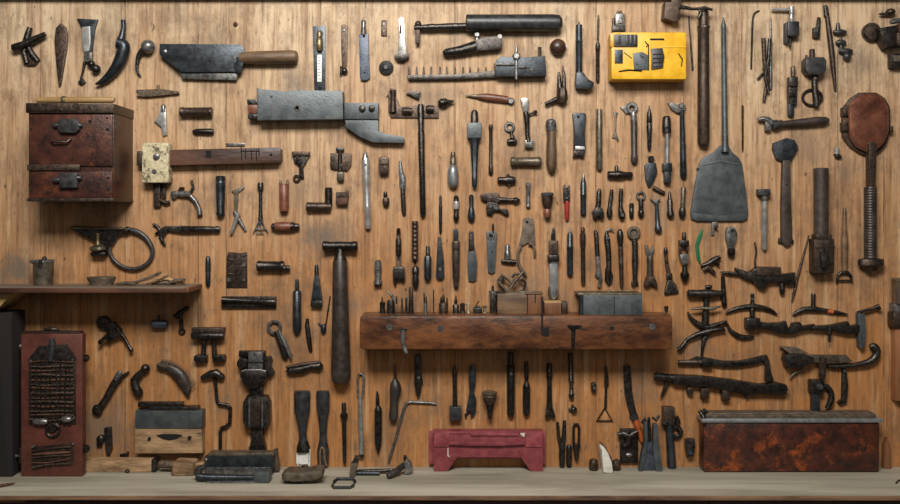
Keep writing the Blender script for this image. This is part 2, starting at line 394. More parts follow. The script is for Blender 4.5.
# ------------------------------------------------------------------ middle of the wall, around the T-bar and down to the rack
t('silver_tube', 'long silver tube with a forked top, right of the plate bracket', 'tube', [p('tube', 'bright', v(365.5, [(158, 3.4), (160, 4), (180, 3.8), (186, 3.2), (206, 3.2), (207, 3.5), (208, 3.2), (227, 3), (229, 2)], x2=368, c=4)), p('fork', 'steel', v(365.3, [(152.5, 1.4), (155, 2.4), (160, 3.8)], c=4), r(365.5, 165, [(7, 1.6), (8.4, 1.2)]))])
t('small_whetstone', 'small dark rounded block with a groove, between the silver tube and the pen chisel', 'block', [p('block', 'brown_iron', b(379, 156.5, 389, 174.5, 0, 8, 2.5)), p('groove', 'black', b(379.4, 164, 388.6, 165, 7.5, 8.3, 0))])
t('pen_chisel', 'narrow dark chisel pointed at the top, left of the T-bar stem', 'chisel', [p('blade', 'steel', s([(400.5, 159.5, .5), (400, 163, 1.6), (401, 172, 2.4), (402.5, 178, 3.2), (402.5, 186, 3.4), (403, 190, 2.4)], fl=.5)), p('shaft', 'iron', v(402.5, [(188, 2), (192, 2.4), (210, 2.4), (214.5, 1.8)], x2=404))])
t('tiny_stub_bolt', 'short dark stub bolt above the row of small bits, left of the pen chisel foot', 'bolt', [p('stem', 'iron', v(385.3, [(191.5, 1.4), (193, 2), (197, 1.8)], c=3.4)), p('head', 'brown_iron', v(386, [(198, 3), (199, 3.5), (204, 3.5), (206, 2.4)], n=8))])
t('bar_clamp', 'long black stem hanging from a ragged rusty plate with pegs', 'clamp', [
    p('plate', 'brown_iron', e([(386, 97), (388, 95), (388, 112), (391, 117), (438.5, 117.5), (439, 106), (430, 104), (400, 106), (396, 96), (395, 88), (390, 88)], 0, 2.5, .5), j=.5),
    *ps('peg', 'brown_iron', v(393, [(90, 3.4), (96, 2.6), (104, 3), (112, 3.4)], c=4), h(111, [(402, 3), (404, 4), (412, 3.4)], c=4), h(109, [(426, 3), (428, 4), (434, 3.6)], c=4)),
    p('screw', 'iron', h(103.5, [(438, 2), (441, 4.4), (446, 4.2), (449, 2), (454, 1)], c=5, y2=101)), p('top_hook', 'iron', e([(406, 93), (412, 91), (421, 92), (419, 99), (414, 97)], 1, 5, .8), j=.5),
    p('stem', 'iron', v(420.5, [(104, 2.4), (107, 3.4), (130, 2.8), (133, 3.4), (170, 3), (214, 3), (216.5, 2)], x2=423, c=4))])
t('white_phial', 'small greyish bottle-shaped fitting, right of the T-bar stem', 'fitting', [p('body', 'dull_silver', v(453, [(164, 1.6), (167, 4), (172, 5.4), (182, 5.4), (186, 4), (187.5, 2)])), p('neck', 'bronze', v(453, [(152, 1.8), (153, 2.4), (156, 2.4), (156.5, 1.8), (158, 2.8), (164, 3.2)], c=5))])
t('square_punch', 'black tapered punch with a square grey collar', 'punch', [p('tip', 'iron', v(474.5, [(110, 1.8), (112, 3.4), (123, 4)], c=5, fl=.7)), p('collar', 'grey', b(467.3, 123, 481.5, 138.5, 0, 10, 1)), p('shank', 'blued', v(474.5, [(138, 5.6), (142, 4.8), (176, 2.6), (177, 3), (186, 2.6), (187, 2)], c=5, n=8))])
t('thin_bar', 'slim dark rod with ringed ends, right of the square-collared punch', 'rod', [p('rod', 'brown_iron', v(490.8, [(124.5, 1.6), (126, 2.2), (129, 2.2), (130, 1.7), (165, 1.8), (166, 2.3), (173, 2.3), (174.5, 1.6)]))])
t('eye_bolt', 'small eye bolt with a ring on top, right of the slim ringed rod', 'bolt', [p('ring', 'steel', o(509.7, 127, 4, 1.5, 2.4)), p('stem', 'iron', v(511, [(131, 2), (136, 1.8), (138, 2.6)], c=3, x2=512.5)), p('foot', 'iron', h(141.5, [(507, 2), (508.5, 3), (515, 2.8), (517, 1.8)], c=3.4))])
t('hinged_wrench', 'slim grey hinged wrench with a side pin, upper middle', 'wrench', [p('head', 'steel', e([(520.5, 99), (523, 97.5), (528.5, 98), (529, 106), (528, 114), (524, 114), (522, 107)], 0, 5, 1)), p('joint', 'iron', s([(525.5, 112, 2.6), (526.5, 116, 3.2), (527, 122, 2.6), (527.5, 136, 2.2), (528.5, 142, 3)], c=4)), p('pin', 'iron', h(114, [(529, 1.2), (533, 1), (535, 2), (537, 1.4)], y2=111.5, c=4)), p('foot', 'steel', b(525, 140, 533.5, 148, 0, 6, 1))])
t('cross_tube', 'level dark tube with ringed ends, below the hinged wrench', 'tube', [p('tube', 'bronze', h(161.5, [(510.5, 3.8), (511.5, 4.8), (515, 4.8), (516, 4.2), (534, 4.4), (535, 4.8), (540, 4.6), (541.5, 3.6)]))])
t('valve_fitting', 'tiny dark valve with a top pin, below the level ringed tube', 'valve', [p('body', 'iron', h(180, [(497.5, 2.4), (498.5, 3.4), (504, 3), (508, 4), (512, 4), (515.5, 2.8)], c=4)), *ps('pin', 'bronze', v(508, [(174, 1), (175, 1.8), (178, 1.4)], c=4), v(509, [(182, 1.6), (186, 1)], c=4))])
t('wooden_grip', 'brown wooden grip with a grey riveted cap, left of the blue-black clip', 'grip', [p('grip', 'wood_upright', v(551.5, [(128, 4.2), (140, 4.4), (150, 5.2), (165, 5.2), (170, 4), (172.5, 2)], c=5.4)), p('cap', 'steel', v(551, [(119, 3), (121, 5), (126, 5.8), (131, 4.6)], c=5.4)), p('rivet', 'iron', r(551.5, 124, [(9, 2.2), (11.6, 1.8)]))])
t('spring_clip', 'blue-black tapered clip with a bright band near its foot', 'clip', [p('body', 'blued', e([(572.5, 114), (575, 112.8), (584, 113), (586, 115), (584.5, 132), (585.5, 150), (573.5, 150), (574, 132)], 0, 7, 1.2)), p('band', 'bright', e([(575, 146.5), (584, 146.5), (584.5, 150), (574.5, 150)], 6, 8, .6)), p('foot', 'iron', e([(574, 150), (585.5, 150), (584, 157.5), (578, 156), (573, 157)], 0, 6, 1)), p('hole', 'black', r(578, 117, [(6.8, 1.5), (7.4, 1.3)]))])
t('brass_rod', 'straight pale brass rod, right of the blue-black clip', 'rod', [p('rod', 'bronze', v(599.3, [(109, 2.4), (110, 2.8), (119, 2.8), (120, 3.1), (168, 3.1), (170, 2.2)]))])
t('little_spanner', 'faint small grey spanner between the brass rod and the beaked lever', 'spanner', [p('spanner', 'bronze', e([(613, 112), (615.5, 111), (618, 113), (616.5, 118), (616, 132), (619, 140), (618, 143), (615.5, 139), (612, 138), (614, 131), (614.5, 118)], 0, 1.6, .4))])
t('beaked_lever', 'ring-headed lever with a pointed beak and brown grip', 'lever', [p('head', 'steel', o(632, 108, 4, 2.2, 3), e([(620.5, 107), (627, 105), (629, 110), (627, 114)], 0, 4, .8)), p('neck', 'steel', v(633.5, [(112, 2.6), (116, 3.4), (122, 3)], c=3.6)), p('grip', 'umber', v(634, [(121, 3), (123, 3.3), (154, 3), (156, 3.6), (161, 3.6), (163, 2.4)], x2=634.3, c=3.8))])
t('slim_spindle', 'slim black pen-shaped spindle pointed at the top, left of the steel piston tool', 'spindle', [p('spindle', 'iron', v(649.3, [(105.5, .4), (110, 1.2), (113, 2.4), (122, 2.8), (123, 2.2), (126, 3), (134, 2.4), (147, 2), (150, 1.3)]))])
t('piston_tool', 'steel piston tool with dark ends and bright narrow stem', 'tool', [p('head', 'iron', s([(666.5, 116, 2.6), (666.5, 118, 4), (666.5, 128, 4.6), (666.8, 133, 4.4)], c=5)), p('stem', 'bright', v(667, [(132, 2.4), (163, 2.4)], c=5)), p('nut', 'blued', b(662.5, 163, 671.5, 171.5, 0, 9, 1)), p('shank', 'blued', b(664, 171, 670.5, 183, 1, 8, .8))])
t('oil_flask', 'flat flask-shaped grey plate with a dark neck, under the slim pen-shaped spindle', 'flask', [p('body', 'blued', e([(644.5, 165), (650, 162), (656, 163), (657.5, 172), (655, 179), (651, 186), (648, 187), (645.5, 180)], 0, 4, 1.1)), p('neck', 'iron', v(651, [(156, 2.2), (157, 3), (162, 2.6)], c=3))])
t('tilted_pin', 'short brown pin tilted to the right, beside the foot of the flask-shaped plate', 'pin', [p('pin', 'brown_iron', s([(653, 187.5, 1.6), (654, 188, 2.2), (663.5, 193, 2.2), (664.5, 193.6, 1.6)]))])
t('hook_wrench', 'dark wrench with a crescent C head, left of the iron pipe foot', 'wrench', [p('head', 'steel', e([(668, 103), (671, 109), (677, 113), (684, 112), (686, 106), (682, 102.5), (677, 105), (673, 102.5)], 0, 5, 1), r(681, 106.5, [(5, 2.6), (6.4, 2)])), p('shaft', 'blued', v(682, [(110, 2.6), (113, 2.2), (160, 3.2), (176, 3.3), (178, 2.2)], x2=683.5))])
t('tee_fitting', 'black T-shaped pipe fitting, below the beaked lever', 'fitting', [p('barrel', 'iron', h(174.8, [(607.5, 3), (608.5, 3.8), (614, 3.6), (617, 4.2), (622, 4), (624, 3), (631, 3), (632.5, 2.2)], c=4.2)), p('stem', 'iron', v(616.5, [(165.5, 1.2), (167, 2), (172, 2)], c=4.2))])
t('hose_elbow', 'small bent brown pipe joint, left of the long silver tube', 'joint', [p('barrel', 'brown_iron', h(206.7, [(306, 3), (307, 4.6), (313, 4.4), (328, 4.2), (331, 4)], c=5)), p('elbow', 'iron', v(328.5, [(187.5, 3), (188.5, 3.8), (199, 3.6), (206, 4)], c=5)), p('cap', 'iron', h(206.7, [(306.5, 3.4), (308, 5)], c=5))])
t('bracket_block', 'little rusty block with an L bracket, right of the bent pipe joint', 'block', [p('block', 'rust', b(336, 198, 348, 205, 0, 7, 1)), p('bracket', 'brown_iron', e([(336, 192), (346, 192), (346, 190), (348.5, 190), (348.5, 199), (336, 199)], 0, 4, .6))])
# ---- upper row of small bits
def bit(name, label, cat, x, y0, y1, prof, m='iron', x2=None, n=12, fl=1., tip=None, tipm='steel', extra=()):
    """prof and tip: (fraction of length, radius) along the tool"""
    L = y1-y0; x2 = x if x2 is None else x2
    mk = lambda q, c: v(x+(x2-x)*q[0][0], [(y0+a*L, w) for a, w in q], x2=x+(x2-x)*q[-1][0], n=n, fl=fl, c=c)
    cc = max(w for a, w in list(prof)+list(tip or []))*fl
    parts = [p('shank', m, mk(prof, cc))]
    if tip: parts.append(p('tip', tipm, mk(tip, cc)))
    parts += list(extra)
    return t(name, label, cat, parts)
G1 = 'small bits hung in the upper row'
bit('bit', 'thin straight dark bit, left end of the upper row under the bottle-shaped fitting', 'bit', 440.5, 194.5, 234, [(.02, .8), (.1, 1.4), (.2, 1.2), (.3, 1.7), (.9, 1.5), (1, .8)])
t('stubby_driver', 'stubby driver with pale waisted blade and slot hole, under the bottle-shaped fitting', 'driver', [p('shank', 'iron', v(456.2, [(195.5, 1.2), (197, 2.6), (201, 2.6), (203, 3.4), (207, 3), (214, 2.2), (216, 3), (220, 2.4), (221, 1.4)])), p('collar', 'bright', v(456.2, [(201.5, 3.3), (204, 3.7), (209, 2.8)], c=3.4)), p('hole', 'black', r(456.2, 198.5, [(5.6, 1), (6.2, .8)]))])
t('round_driver', 'stubby rounded dark driver, right of the one with the pale waist', 'driver', [p('shank', 'blued', v(471.3, [(194.5, 1), (196, 2.4), (200, 2.4), (206, 2), (210, 3), (216, 3.8), (219.5, 3.4), (221, 2)]))])
t('spray_gun', 'small dark pistol-shaped clamp with a grip and a pivot screw', 'clamp', [p('slide', 'brown_iron', e([(480, 195), (486, 192.5), (498, 193), (500, 196), (500, 202), (488, 202), (481, 199)], 0, 6, .6)), p('barrel', 'iron', h(199.5, [(498, 2.2), (503, 2.6), (507, 2), (513, 2), (514, 3), (517, 3), (518, 2.2), (520, 1.2)], c=4, y2=200.5)), p('frame', 'iron', e([(487.5, 201), (497.5, 202), (498, 206), (501, 208.5), (508, 209), (509, 215), (504, 214.5), (499, 211), (494, 211), (492, 215.5), (486.5, 214), (486, 207)], 0, 5, .7)), *ps('screw', 'steel', r(491, 206, [(5, 2.4), (6.8, 1.8)]), r(490, 197, [(5.6, 1.6), (7, 1.2)]))])
t('short_pin', 'short bright-topped pin right of the pistol-shaped clamp', 'pin', [p('pin', 'steel', v(528.2, [(182.5, 1.6), (183.5, 2.6), (188, 2.6), (189, 2.2), (203, 2.2), (206, 2.6), (207.5, 1.6)]))])
t('cup_tool', 'small cup tool with a grey rim and amber wooden bulb foot', 'cup', [p('rim', 'grey', v(547.3, [(192.5, 5.4), (193.5, 6.6), (195.5, 6.4), (196, 5.8)], c=6.6, n=18)), p('cup', 'brown_iron', v(547.3, [(195.5, 5.8), (202, 5.6), (207, 4), (209, 3)], c=6.6, n=18)), p('bulb', 'red_wood', v(547.3, [(208, 2.6), (211, 3.8), (214, 4.2), (217, 3.2), (218, 1.6)], c=6.6))])
t('red_handled_knife', 'little dark-bladed tool with a bright red handle', 'knife', [p('head', 'iron', e([(563, 187), (565, 184), (566, 189), (569.5, 184.5), (570, 199), (569, 202), (563.5, 202)], 0, 4.5, .8)), p('handle', 'red_grip', v(567, [(201, 2.2), (204, 2.5), (218, 2.2), (220.5, 1.4)], c=2.6)), p('rivet', 'steel', r(566.5, 198, [(4.4, 1), (5.2, .7)]))])
bit('pen', 'black pen-like tool with fine steel rings, upper row right of the red-handled one', 'pen tool', 583.3, 172.5, 215, [(.1, 1.2), (.22, 2.4), (.24, 2.9), (.5, 2.9), (.51, 3.2), (.54, 3.2), (.55, 2.9), (.98, 2.8), (1, 2)], 'blued', tip=[(0, .3), (.06, 1), (.14, 1.6)])
t('end_nippers', 'small dark nippers with broad jaw at the foot, upper row', 'nippers', [p('arm', 'iron', s([(599.5, 188.5, 1.2), (599, 192, 2.4), (598.5, 203, 2.6), (597, 212, 3)], c=4)), p('jaw', 'iron', e([(592, 212), (596, 207), (602, 208), (604, 213), (603.5, 218), (600, 219), (598.5, 216), (596.5, 219), (593, 218)], 0, 7, 1.3)), p('rivet', 'steel', r(598.7, 193, [(5, 1.2), (6.2, .8)]))])
t('bent_plier', 'slim dark plier bent to one side with round foot, beside the small nippers', 'plier', [p('arm', 'iron', s([(612, 189.5, 1.6), (611, 198, 2.2), (609.5, 207, 2), (609.5, 213, 3.2), (609.5, 217, 2.4)], c=3.4))])
t('key_plier', 'dark plier with a wide round foot, just above the ring spanner', 'plier', [p('arm', 'iron', s([(621.5, 188.5, 1.8), (621, 193, 2.2), (620.5, 205, 2), (621, 211, 3), (622, 215, 3.8), (622, 219, 2.4)], c=3.8)), p('jaw', 'steel', r(622, 215, [(6.8, 2.2), (8, 1.4)]))])
t('tiny_capsule', 'tiny dark ringed capsule between the round-footed plier and the eyelet tool', 'capsule', [p('capsule', 'iron', v(631.5, [(203, 1.4), (204, 2.4), (208, 2.4), (208.6, 1.9), (210, 2.4), (217, 2.2), (218.5, 1.4)]))])
t('eyelet_tool', 'small tool with an open eyelet ring on top and a ball foot, upper row', 'tool', [p('eyelet', 'steel', o(641, 196, 3.6, 1.3, 2.4)), p('body', 'iron', v(641, [(199, 2), (203, 2.6), (210, 2.2), (211, 3), (215, 3), (217, 2)], c=3))])
t('claw_hammer', 'tiny hammer with forked claw top and slender steel handle', 'hammer', [p('claw', 'steel', e([(650.5, 199), (655, 201), (657, 198.5), (660.5, 199.5), (658.5, 202), (659, 205), (655, 205), (654.5, 203)], 0, 4, .7)), p('handle', 'blued', s([(656.8, 203, 1.6), (657, 212, 2), (657.8, 226, 2.6), (658.2, 228, 3.8), (658.4, 231, 3.4), (658.4, 232.5, 1.6)], c=3.8))])
t('nozzle', 'small black nozzle with a pointed top, upper row right of the tiny claw hammer', 'nozzle', [p('nozzle', 'iron', v(669.5, [(191, .6), (194, 1.6), (199, 2), (200, 2.8), (210, 2.8), (213, 3.8), (216, 3.6), (217.5, 2)], x2=670.5))])
t('worn_stem', 'worn brown stem with a wide dark foot, left of the shovel blade', 'stem tool', [p('stem', 'bronze', v(683.5, [(187, 2), (188, 2.6), (200, 2.2), (208, 2.4)], x2=682.5, c=3.6), j=.5), p('foot', 'iron', v(682.3, [(208, 2.8), (212, 3.6), (216, 3.2), (217.5, 2)], c=3.6))])
# ---- lower row of bits
t('brass_nosed_bit', 'short cylinder bit with two notched jaws at its foot, above the rack end', 'bit', [p('cap', 'steel', v(378, [(260, 2), (261.5, 3.4), (268, 3.6)], c=4)), p('body', 'steel', v(378, [(268, 3.9), (270, 3.9), (270.5, 3.3), (280, 3.4), (284, 4)], c=4)), *ps('jaw', 'iron', e([(373.8, 281), (377.5, 281), (376.5, 287), (374.5, 286)], 1, 7, .8), e([(379, 281), (382, 281), (382, 285), (379.5, 286)], 1, 7, .8))])
t('slide_punch', 'long dark slide punch ending in a twin-jawed block, row above the rack', 'punch', [p('shank', 'iron', v(398.5, [(228, 1), (229, 2), (234, 2), (235, 1.4), (240, 2.8), (252, 3), (256, 2.2)], c=4)), *ps('stem', 'steel', v(396.8, [(254, .9), (268, .9)], c=4), v(400.2, [(254, .9), (268, .9)], c=4)), p('block', 'iron', b(393, 266.5, 404.5, 279, 0, 8, 1.2), v(395, [(276, 2), (284, 1.6), (285.5, .8)], c=4)), p('lever', 'iron', e([(402.5, 268), (405, 270), (405, 281), (402.5, 282)], 1, 6, .7))])
t('spiral_bit', 'brown spiral bit with a black knurled foot, row above the rack', 'bit', [p('spiral', 'brown_iron', s([(415, y, q) for i in range(9) for y, q in ((221+i*4.4, 2.6), (222.5+i*4.4, 3.3), (224+i*4.4, 3.3))], c=4)), p('point', 'iron', v(415, [(259.5, 2.4), (263, 1.2), (264, .4)], c=4)), p('foot', 'iron', v(415.5, [(266, 2), (268, 3.4), (273, 3.6), (274, 2.8), (280, 3.4), (284, 3.2), (288, 2)], c=4))])
t('square_driver', 'short square-bodied dark driver with a stub tip, row above the rack', 'driver', [p('body', 'blued', v(427.8, [(256, 3), (257.5, 3.8), (277, 3.8), (280, 2.8)], n=8)), p('tip', 'iron', v(427.8, [(246, 1.4), (247, 2), (257, 2.2)], c=3.8))])
t('flared_chisel', 'dark chisel flaring to a wide scarred foot, row above the rack', 'chisel', [p('blade', 'blued', e([(438, 237), (441, 236), (442, 245), (444, 260), (444.4, 277), (442, 279.5), (437.5, 279.5), (436, 277), (436.5, 260)], 0, 4.5, 1.2)), p('scar', 'steel', r(440, 269, [(4, 2), (5, 1.6)]))])
t('wooden_chisel', 'chisel with a banded dark wooden grip, row above the rack', 'chisel', [p('blade', 'blued', e([(453.5, 230), (456, 227.5), (458.3, 230), (458.4, 242), (453.4, 242)], 2, 5, .6)), p('grip', 'umber', v(456, [(241, 3.4), (242.5, 3.9), (250, 3.9), (250.5, 3.6), (252, 3.9), (278, 3.5), (279, 2.8), (286, 2.6), (287.5, 1.6)])), p('ferrule', 'brass', v(456, [(241.2, 3.95), (242.6, 4)], c=3.9))])
t('cleaver_bit', 'small flat cleaver-shaped bit with ragged grey foot, row above the rack', 'bit', [p('blade', 'grey', e([(468, 251), (475.5, 250), (477, 262), (476.5, 280), (473, 282), (468.5, 281), (467.5, 265)], 0, 2.8, .5)), p('tang', 'iron', e([(468.8, 232), (471, 229.5), (473.5, 232), (473.8, 243), (475, 250), (468.5, 251)], 0, 4, .9)), p('hole', 'black', r(471.2, 233, [(3.6, 1), (4.4, .8)]))])
t('eye_plate', 'grey tapered plate with a hooked eye on top, row above the rack', 'plate', [p('plate', 'grey', e([(486, 232), (488.5, 231), (495, 231), (497, 233), (496, 255), (495, 272), (492, 274), (488, 272), (487, 250)], 0, 3, .7)), p('eye', 'steel', o(490.8, 236, 3, 1, 3.2)), p('hook', 'brown_iron', v(493, [(223.5, .8), (228, 1.2), (234, 1)], c=3)), *ps('hole', 'black', r(491, 236, [(2.8, 2), (3.3, 1.9)]), r(492.3, 252, [(2.8, .9), (3.3, .8)]))])
t('tap_fitting', 'little tap fitting with a cross bar, left of the leather loop strap', 'tap', [p('body', 'steel', v(507.5, [(244.5, 1.4), (246, 2.4), (250, 2.2), (252, 3.2), (258, 3.4), (260, 2.8)], c=4)), p('bar', 'iron', h(261, [(501, 1.2), (504, 2), (510, 2.4), (516, 2.2)], c=4, y2=262))])
t('loop_strap', 'leather-brown loop strap hanging from a flat holed tab, above the rack blocks', 'strap', [p('tab', 'leather', e([(523.5, 219), (526, 217.5), (533.5, 218), (534.5, 226), (535.5, 245), (529, 242), (522, 246), (518, 250), (522, 232)], 0, 3, .6)), p('loop', 'leather', s([(520.5, 246, 1.5), (518, 253, 1.4), (518.3, 261, 1.4), (521, 269, 1.5), (526, 275, 1.6)], c=4, sm=True), s([(528.5, 243, 1.6), (533, 245, 1.4), (534.7, 250, 1.3), (534.5, 256, 1.3)], c=4)), p('hole', 'black', r(527, 222, [(2.8, 1.6), (3.3, 1.4)]))])
t('wire_snips', 'tangled bronze snips of crossing links lying on top of the wooden blocks', 'snips', [*ps('link', 'bronze', s([(498, 281, 1.4), (503, 287, 1.3), (508, 292, 1.3)], c=8), s([(509, 290, 1.5), (516, 280, 1.6), (524, 271, 1.4)], c=10), s([(503, 276, 1.2), (512, 283, 1.2), (516, 282, 1.2)], c=8)), p('jaw', 'iron', e([(497, 281), (502, 274), (505, 276), (501, 284), (506, 289), (503, 291)], 4, 8, .6)), p('ring', 'iron', s([(521, 279, 1.2), (525.5, 283, 1.3), (524, 289, 1.2), (520, 292, 1.2)], c=8, sm=True), s([(512, 278, 1.2), (516, 274, 1.4), (521, 277, 1.2)], c=8, sm=True)), p('bar', 'bronze', h(293, [(507, 1.2), (522, 1.4), (534, 1.2)], c=10, y2=292))], wall=False, dm=10)
t('silver_chisel', 'chisel with a bright straight silver blade and dark collar, right of the leather loop', 'chisel', [p('tip', 'iron', e([(551, 236), (553, 227), (555, 229), (555.5, 241), (551, 241)], 3, 6, .6)), p('socket', 'brown_iron', b(549, 240.5, 558, 254.5, 1, 9, 1), r(552.5, 245.5, [(8.8, 1.3), (9.6, 1.1)])), p('collar', 'iron', b(547.5, 254.5, 559, 261.5, 0, 10, 1.6)), p('blade', 'dull_silver', e([(549.5, 261), (557.5, 261), (557.8, 289), (556, 297), (552, 299), (549.5, 296)], 3, 6, .5)), p('eye', 'bronze', s([(549, 287, 1, 7), (549.5, 295, 1.2, 7), (553, 299, 1.2, 7), (557, 295, 1.2, 7), (557, 289, 1, 7)], sm=True))])
bit('pen', 'blue-black pen-like tool with one steel ring, lower row right of the silver chisel', 'pen tool', 570, 227, 275.5, [(.1, 1.2), (.16, 2.8), (.4, 3), (.41, 3.4), (.44, 3.4), (.45, 3.1), (.98, 3), (1, 2)], 'blued', tip=[(0, .4), (.08, 1.2), (.15, 1.8)])
bit('reamer', 'slim brown reamer with a small square head, lower row', 'reamer', 582.8, 227, 285, [(0, 1.2), (.03, 2.2), (.1, 1.8), (.12, 2.9), (.32, 2.8), (.34, 2.2), (.97, 2.2), (1, 1.4)], 'brown_iron', x2=583.3)
t('notched_key', 'slanting grey tool ending in a notched key bit, lower row', 'key', [p('shank', 'iron', s([(595, 230, 1.4), (596, 233, 2.2), (597.5, 256, 2.3)], c=3)), p('bit', 'steel', e([(596, 256), (599.5, 256), (601, 271), (602.5, 278), (601, 287.5), (597.5, 287), (599, 279), (595, 276), (597, 270)], 0, 4, .7))])
t('jointed_plier', 'dark jointed plier with a steel hook top, lower row', 'plier', [p('arm', 'iron', s([(606.5, 232, 1.6), (607, 238, 3), (608.5, 252, 2.8), (609, 266, 2.6), (608, 270, 3), (607.5, 280, 2.8), (609, 284, 1.6)], c=3.2)), p('hook', 'steel', s([(606, 237, 1), (606.5, 231, 1), (610, 229, .9), (614, 230.5, .7)], c=4, sm=True)), p('rivet', 'steel', r(608, 238, [(5.6, 1.2), (6.8, .9)])), p('leg', 'iron', s([(609, 267, 1.6), (612, 276, 1.5), (611, 284, 1.2)], c=2))])
bit('spoon_gouge', 'slim brown gouge with a spoon-shaped head, lower row left of the ring spanner', 'gouge', 620, 229, 288, [(.3, 2), (.34, 2.4), (.6, 2.2), (.62, 2.5), (.64, 2.2), (.95, 1.9), (1, 1)], 'brown_iron', x2=621.8, tip=[(0, 1), (.04, 2.8), (.12, 3.4), (.2, 3), (.3, 1.9)], tipm='iron')
t('ring_spanner', 'dark spanner with a large round ring head and forked foot, lower row', 'spanner', [p('ring', 'bronze', o(633.8, 233, 5, 1.9, 3)), p('core', 'bronze', r(633.8, 233, [(0, 3.8), (2, 3.2), (2, 1)])), p('neck', 'iron', s([(634, 238, 2.4), (635, 244, 3.2), (635, 250, 2.6)], c=3.4)), p('arm', 'iron', v(635, [(248, 2.8), (262, 3.2), (276, 2.4), (283, 2.4)], c=3.4)), p('foot', 'iron', e([(632, 281), (638, 281), (638.5, 286), (636, 284), (634, 287), (631.5, 285)], 0, 5, .8))])
t('jaw_wrench', 'open-jawed steel wrench with banded brown grip and flared foot, lower row', 'wrench', [p('jaw', 'steel', e([(645, 244.5), (648, 245), (648.5, 249), (651, 250), (653, 245), (654, 249), (653, 254), (651.5, 257), (647.5, 257), (645.5, 251)], 0, 5, .9)), p('grip', 'umber', v(650, [(256, 2.6), (258, 3.4), (262, 3.1), (276, 3.4)], c=4)), p('foot', 'brown_iron', e([(646.5, 276), (654, 276), (657.5, 285), (656, 287.5), (651, 284), (646, 287), (644, 286)], 0, 7, 1.2))])
t('trowel_scraper', 'thin-stemmed scraper with a dark rounded triangle blade, lower row', 'scraper', [p('tip', 'iron', v(665.7, [(247, .8), (250, 2.2), (255, 1.8)], c=3)), p('stem', 'brown_iron', s([(665.7, 253, 1.7), (667, 265, 1.9), (668.8, 274, 2)], c=3)), p('collar', 'iron', b(666.5, 273, 672, 279.5, 0, 6, 1)), p('blade', 'iron', e([(667.5, 278.5), (671.5, 278.5), (676.5, 285), (679, 292), (677, 293.5), (665, 295), (664.5, 293)], 0, 3, .6)), p('edge_loop', 'bronze', s([(665.5, 292, .8), (668, 283, .9), (671, 281, .9), (677, 290, .8)], c=3.4, sm=True))])
t('pipe_cutter', 'upright pipe cutter with a bright hooked middle and dark screw foot, lower row', 'cutter', [p('screw', 'iron', v(684, [(232, 1.2), (233.5, 2), (240, 2)], c=5)), p('yoke', 'iron', b(679, 240, 688.5, 246, 0, 9, 1.2), b(679, 244, 681.3, 256, 2, 7, .6), b(686, 244, 688, 256, 2, 7, .6)), p('cutter_hook', 'steel', e([(679, 254), (688, 253.5), (688.5, 259), (686, 264), (682.5, 265), (680, 260)], 1, 9, 1.4), r(684, 256.5, [(9, 2), (10, 1.6)])), p('stem', 'iron', v(684.8, [(263, 2), (268, 2.4), (272, 3), (273, 4.4), (276, 4.6), (280, 2.8), (281.5, 1.6)], c=5))])
t('green_strap', 'bright green curved strip alone below the shovel blade', 'strap', [p('strap', 'green', e([(700.5, 231), (703, 229), (702, 236), (699, 245), (699.5, 253), (701, 262), (699.5, 264), (697, 260), (695, 247), (697, 238)], 0, 1.6, .4))])
t('knotted_link', 'small knotted dark brown link, beside the foot of the green strip', 'link', [p('bar', 'iron', s([(701, 266, 1.8), (708, 264, 3), (714, 260, 3.2), (720, 257, 2.4)], c=4), j=.6), p('bar', 'brown_iron', s([(703, 270, 2), (708, 267, 2.4), (713, 272, 2), (715, 274, 1.4)], c=5), j=.5), p('pin', 'iron', s([(714, 257, 1.6), (717, 263, 2), (719, 265, 1.4)], c=5))])
t('small_hasp', 'tiny bent steel hasp directly under the shovel blade edge', 'hasp', [p('hasp', 'steel', e([(712, 222), (718, 221.5), (718, 226), (714.5, 228), (714, 235), (711.5, 235)], 0, 3, .7)), p('pin', 'iron', r(716, 228, [(2, 1.6), (5, 1.2)]))])
t('key_blank', 'spoon-shaped grey steel key head with a hole and dark collar, below the shovel corner', 'key', [p('head', 'steel', e([(726, 231), (728, 227.5), (731.5, 226.5), (735, 228), (737.5, 233), (736.5, 240), (733.5, 249), (728.5, 249), (726, 240)], 0, 5, 1.4)), p('collar', 'iron', v(731.3, [(248, 3), (249, 4), (254, 4), (256, 2.8)], c=4)), p('hole', 'black', r(732, 230.5, [(4.8, 1.6), (5.4, 1.4)]))])
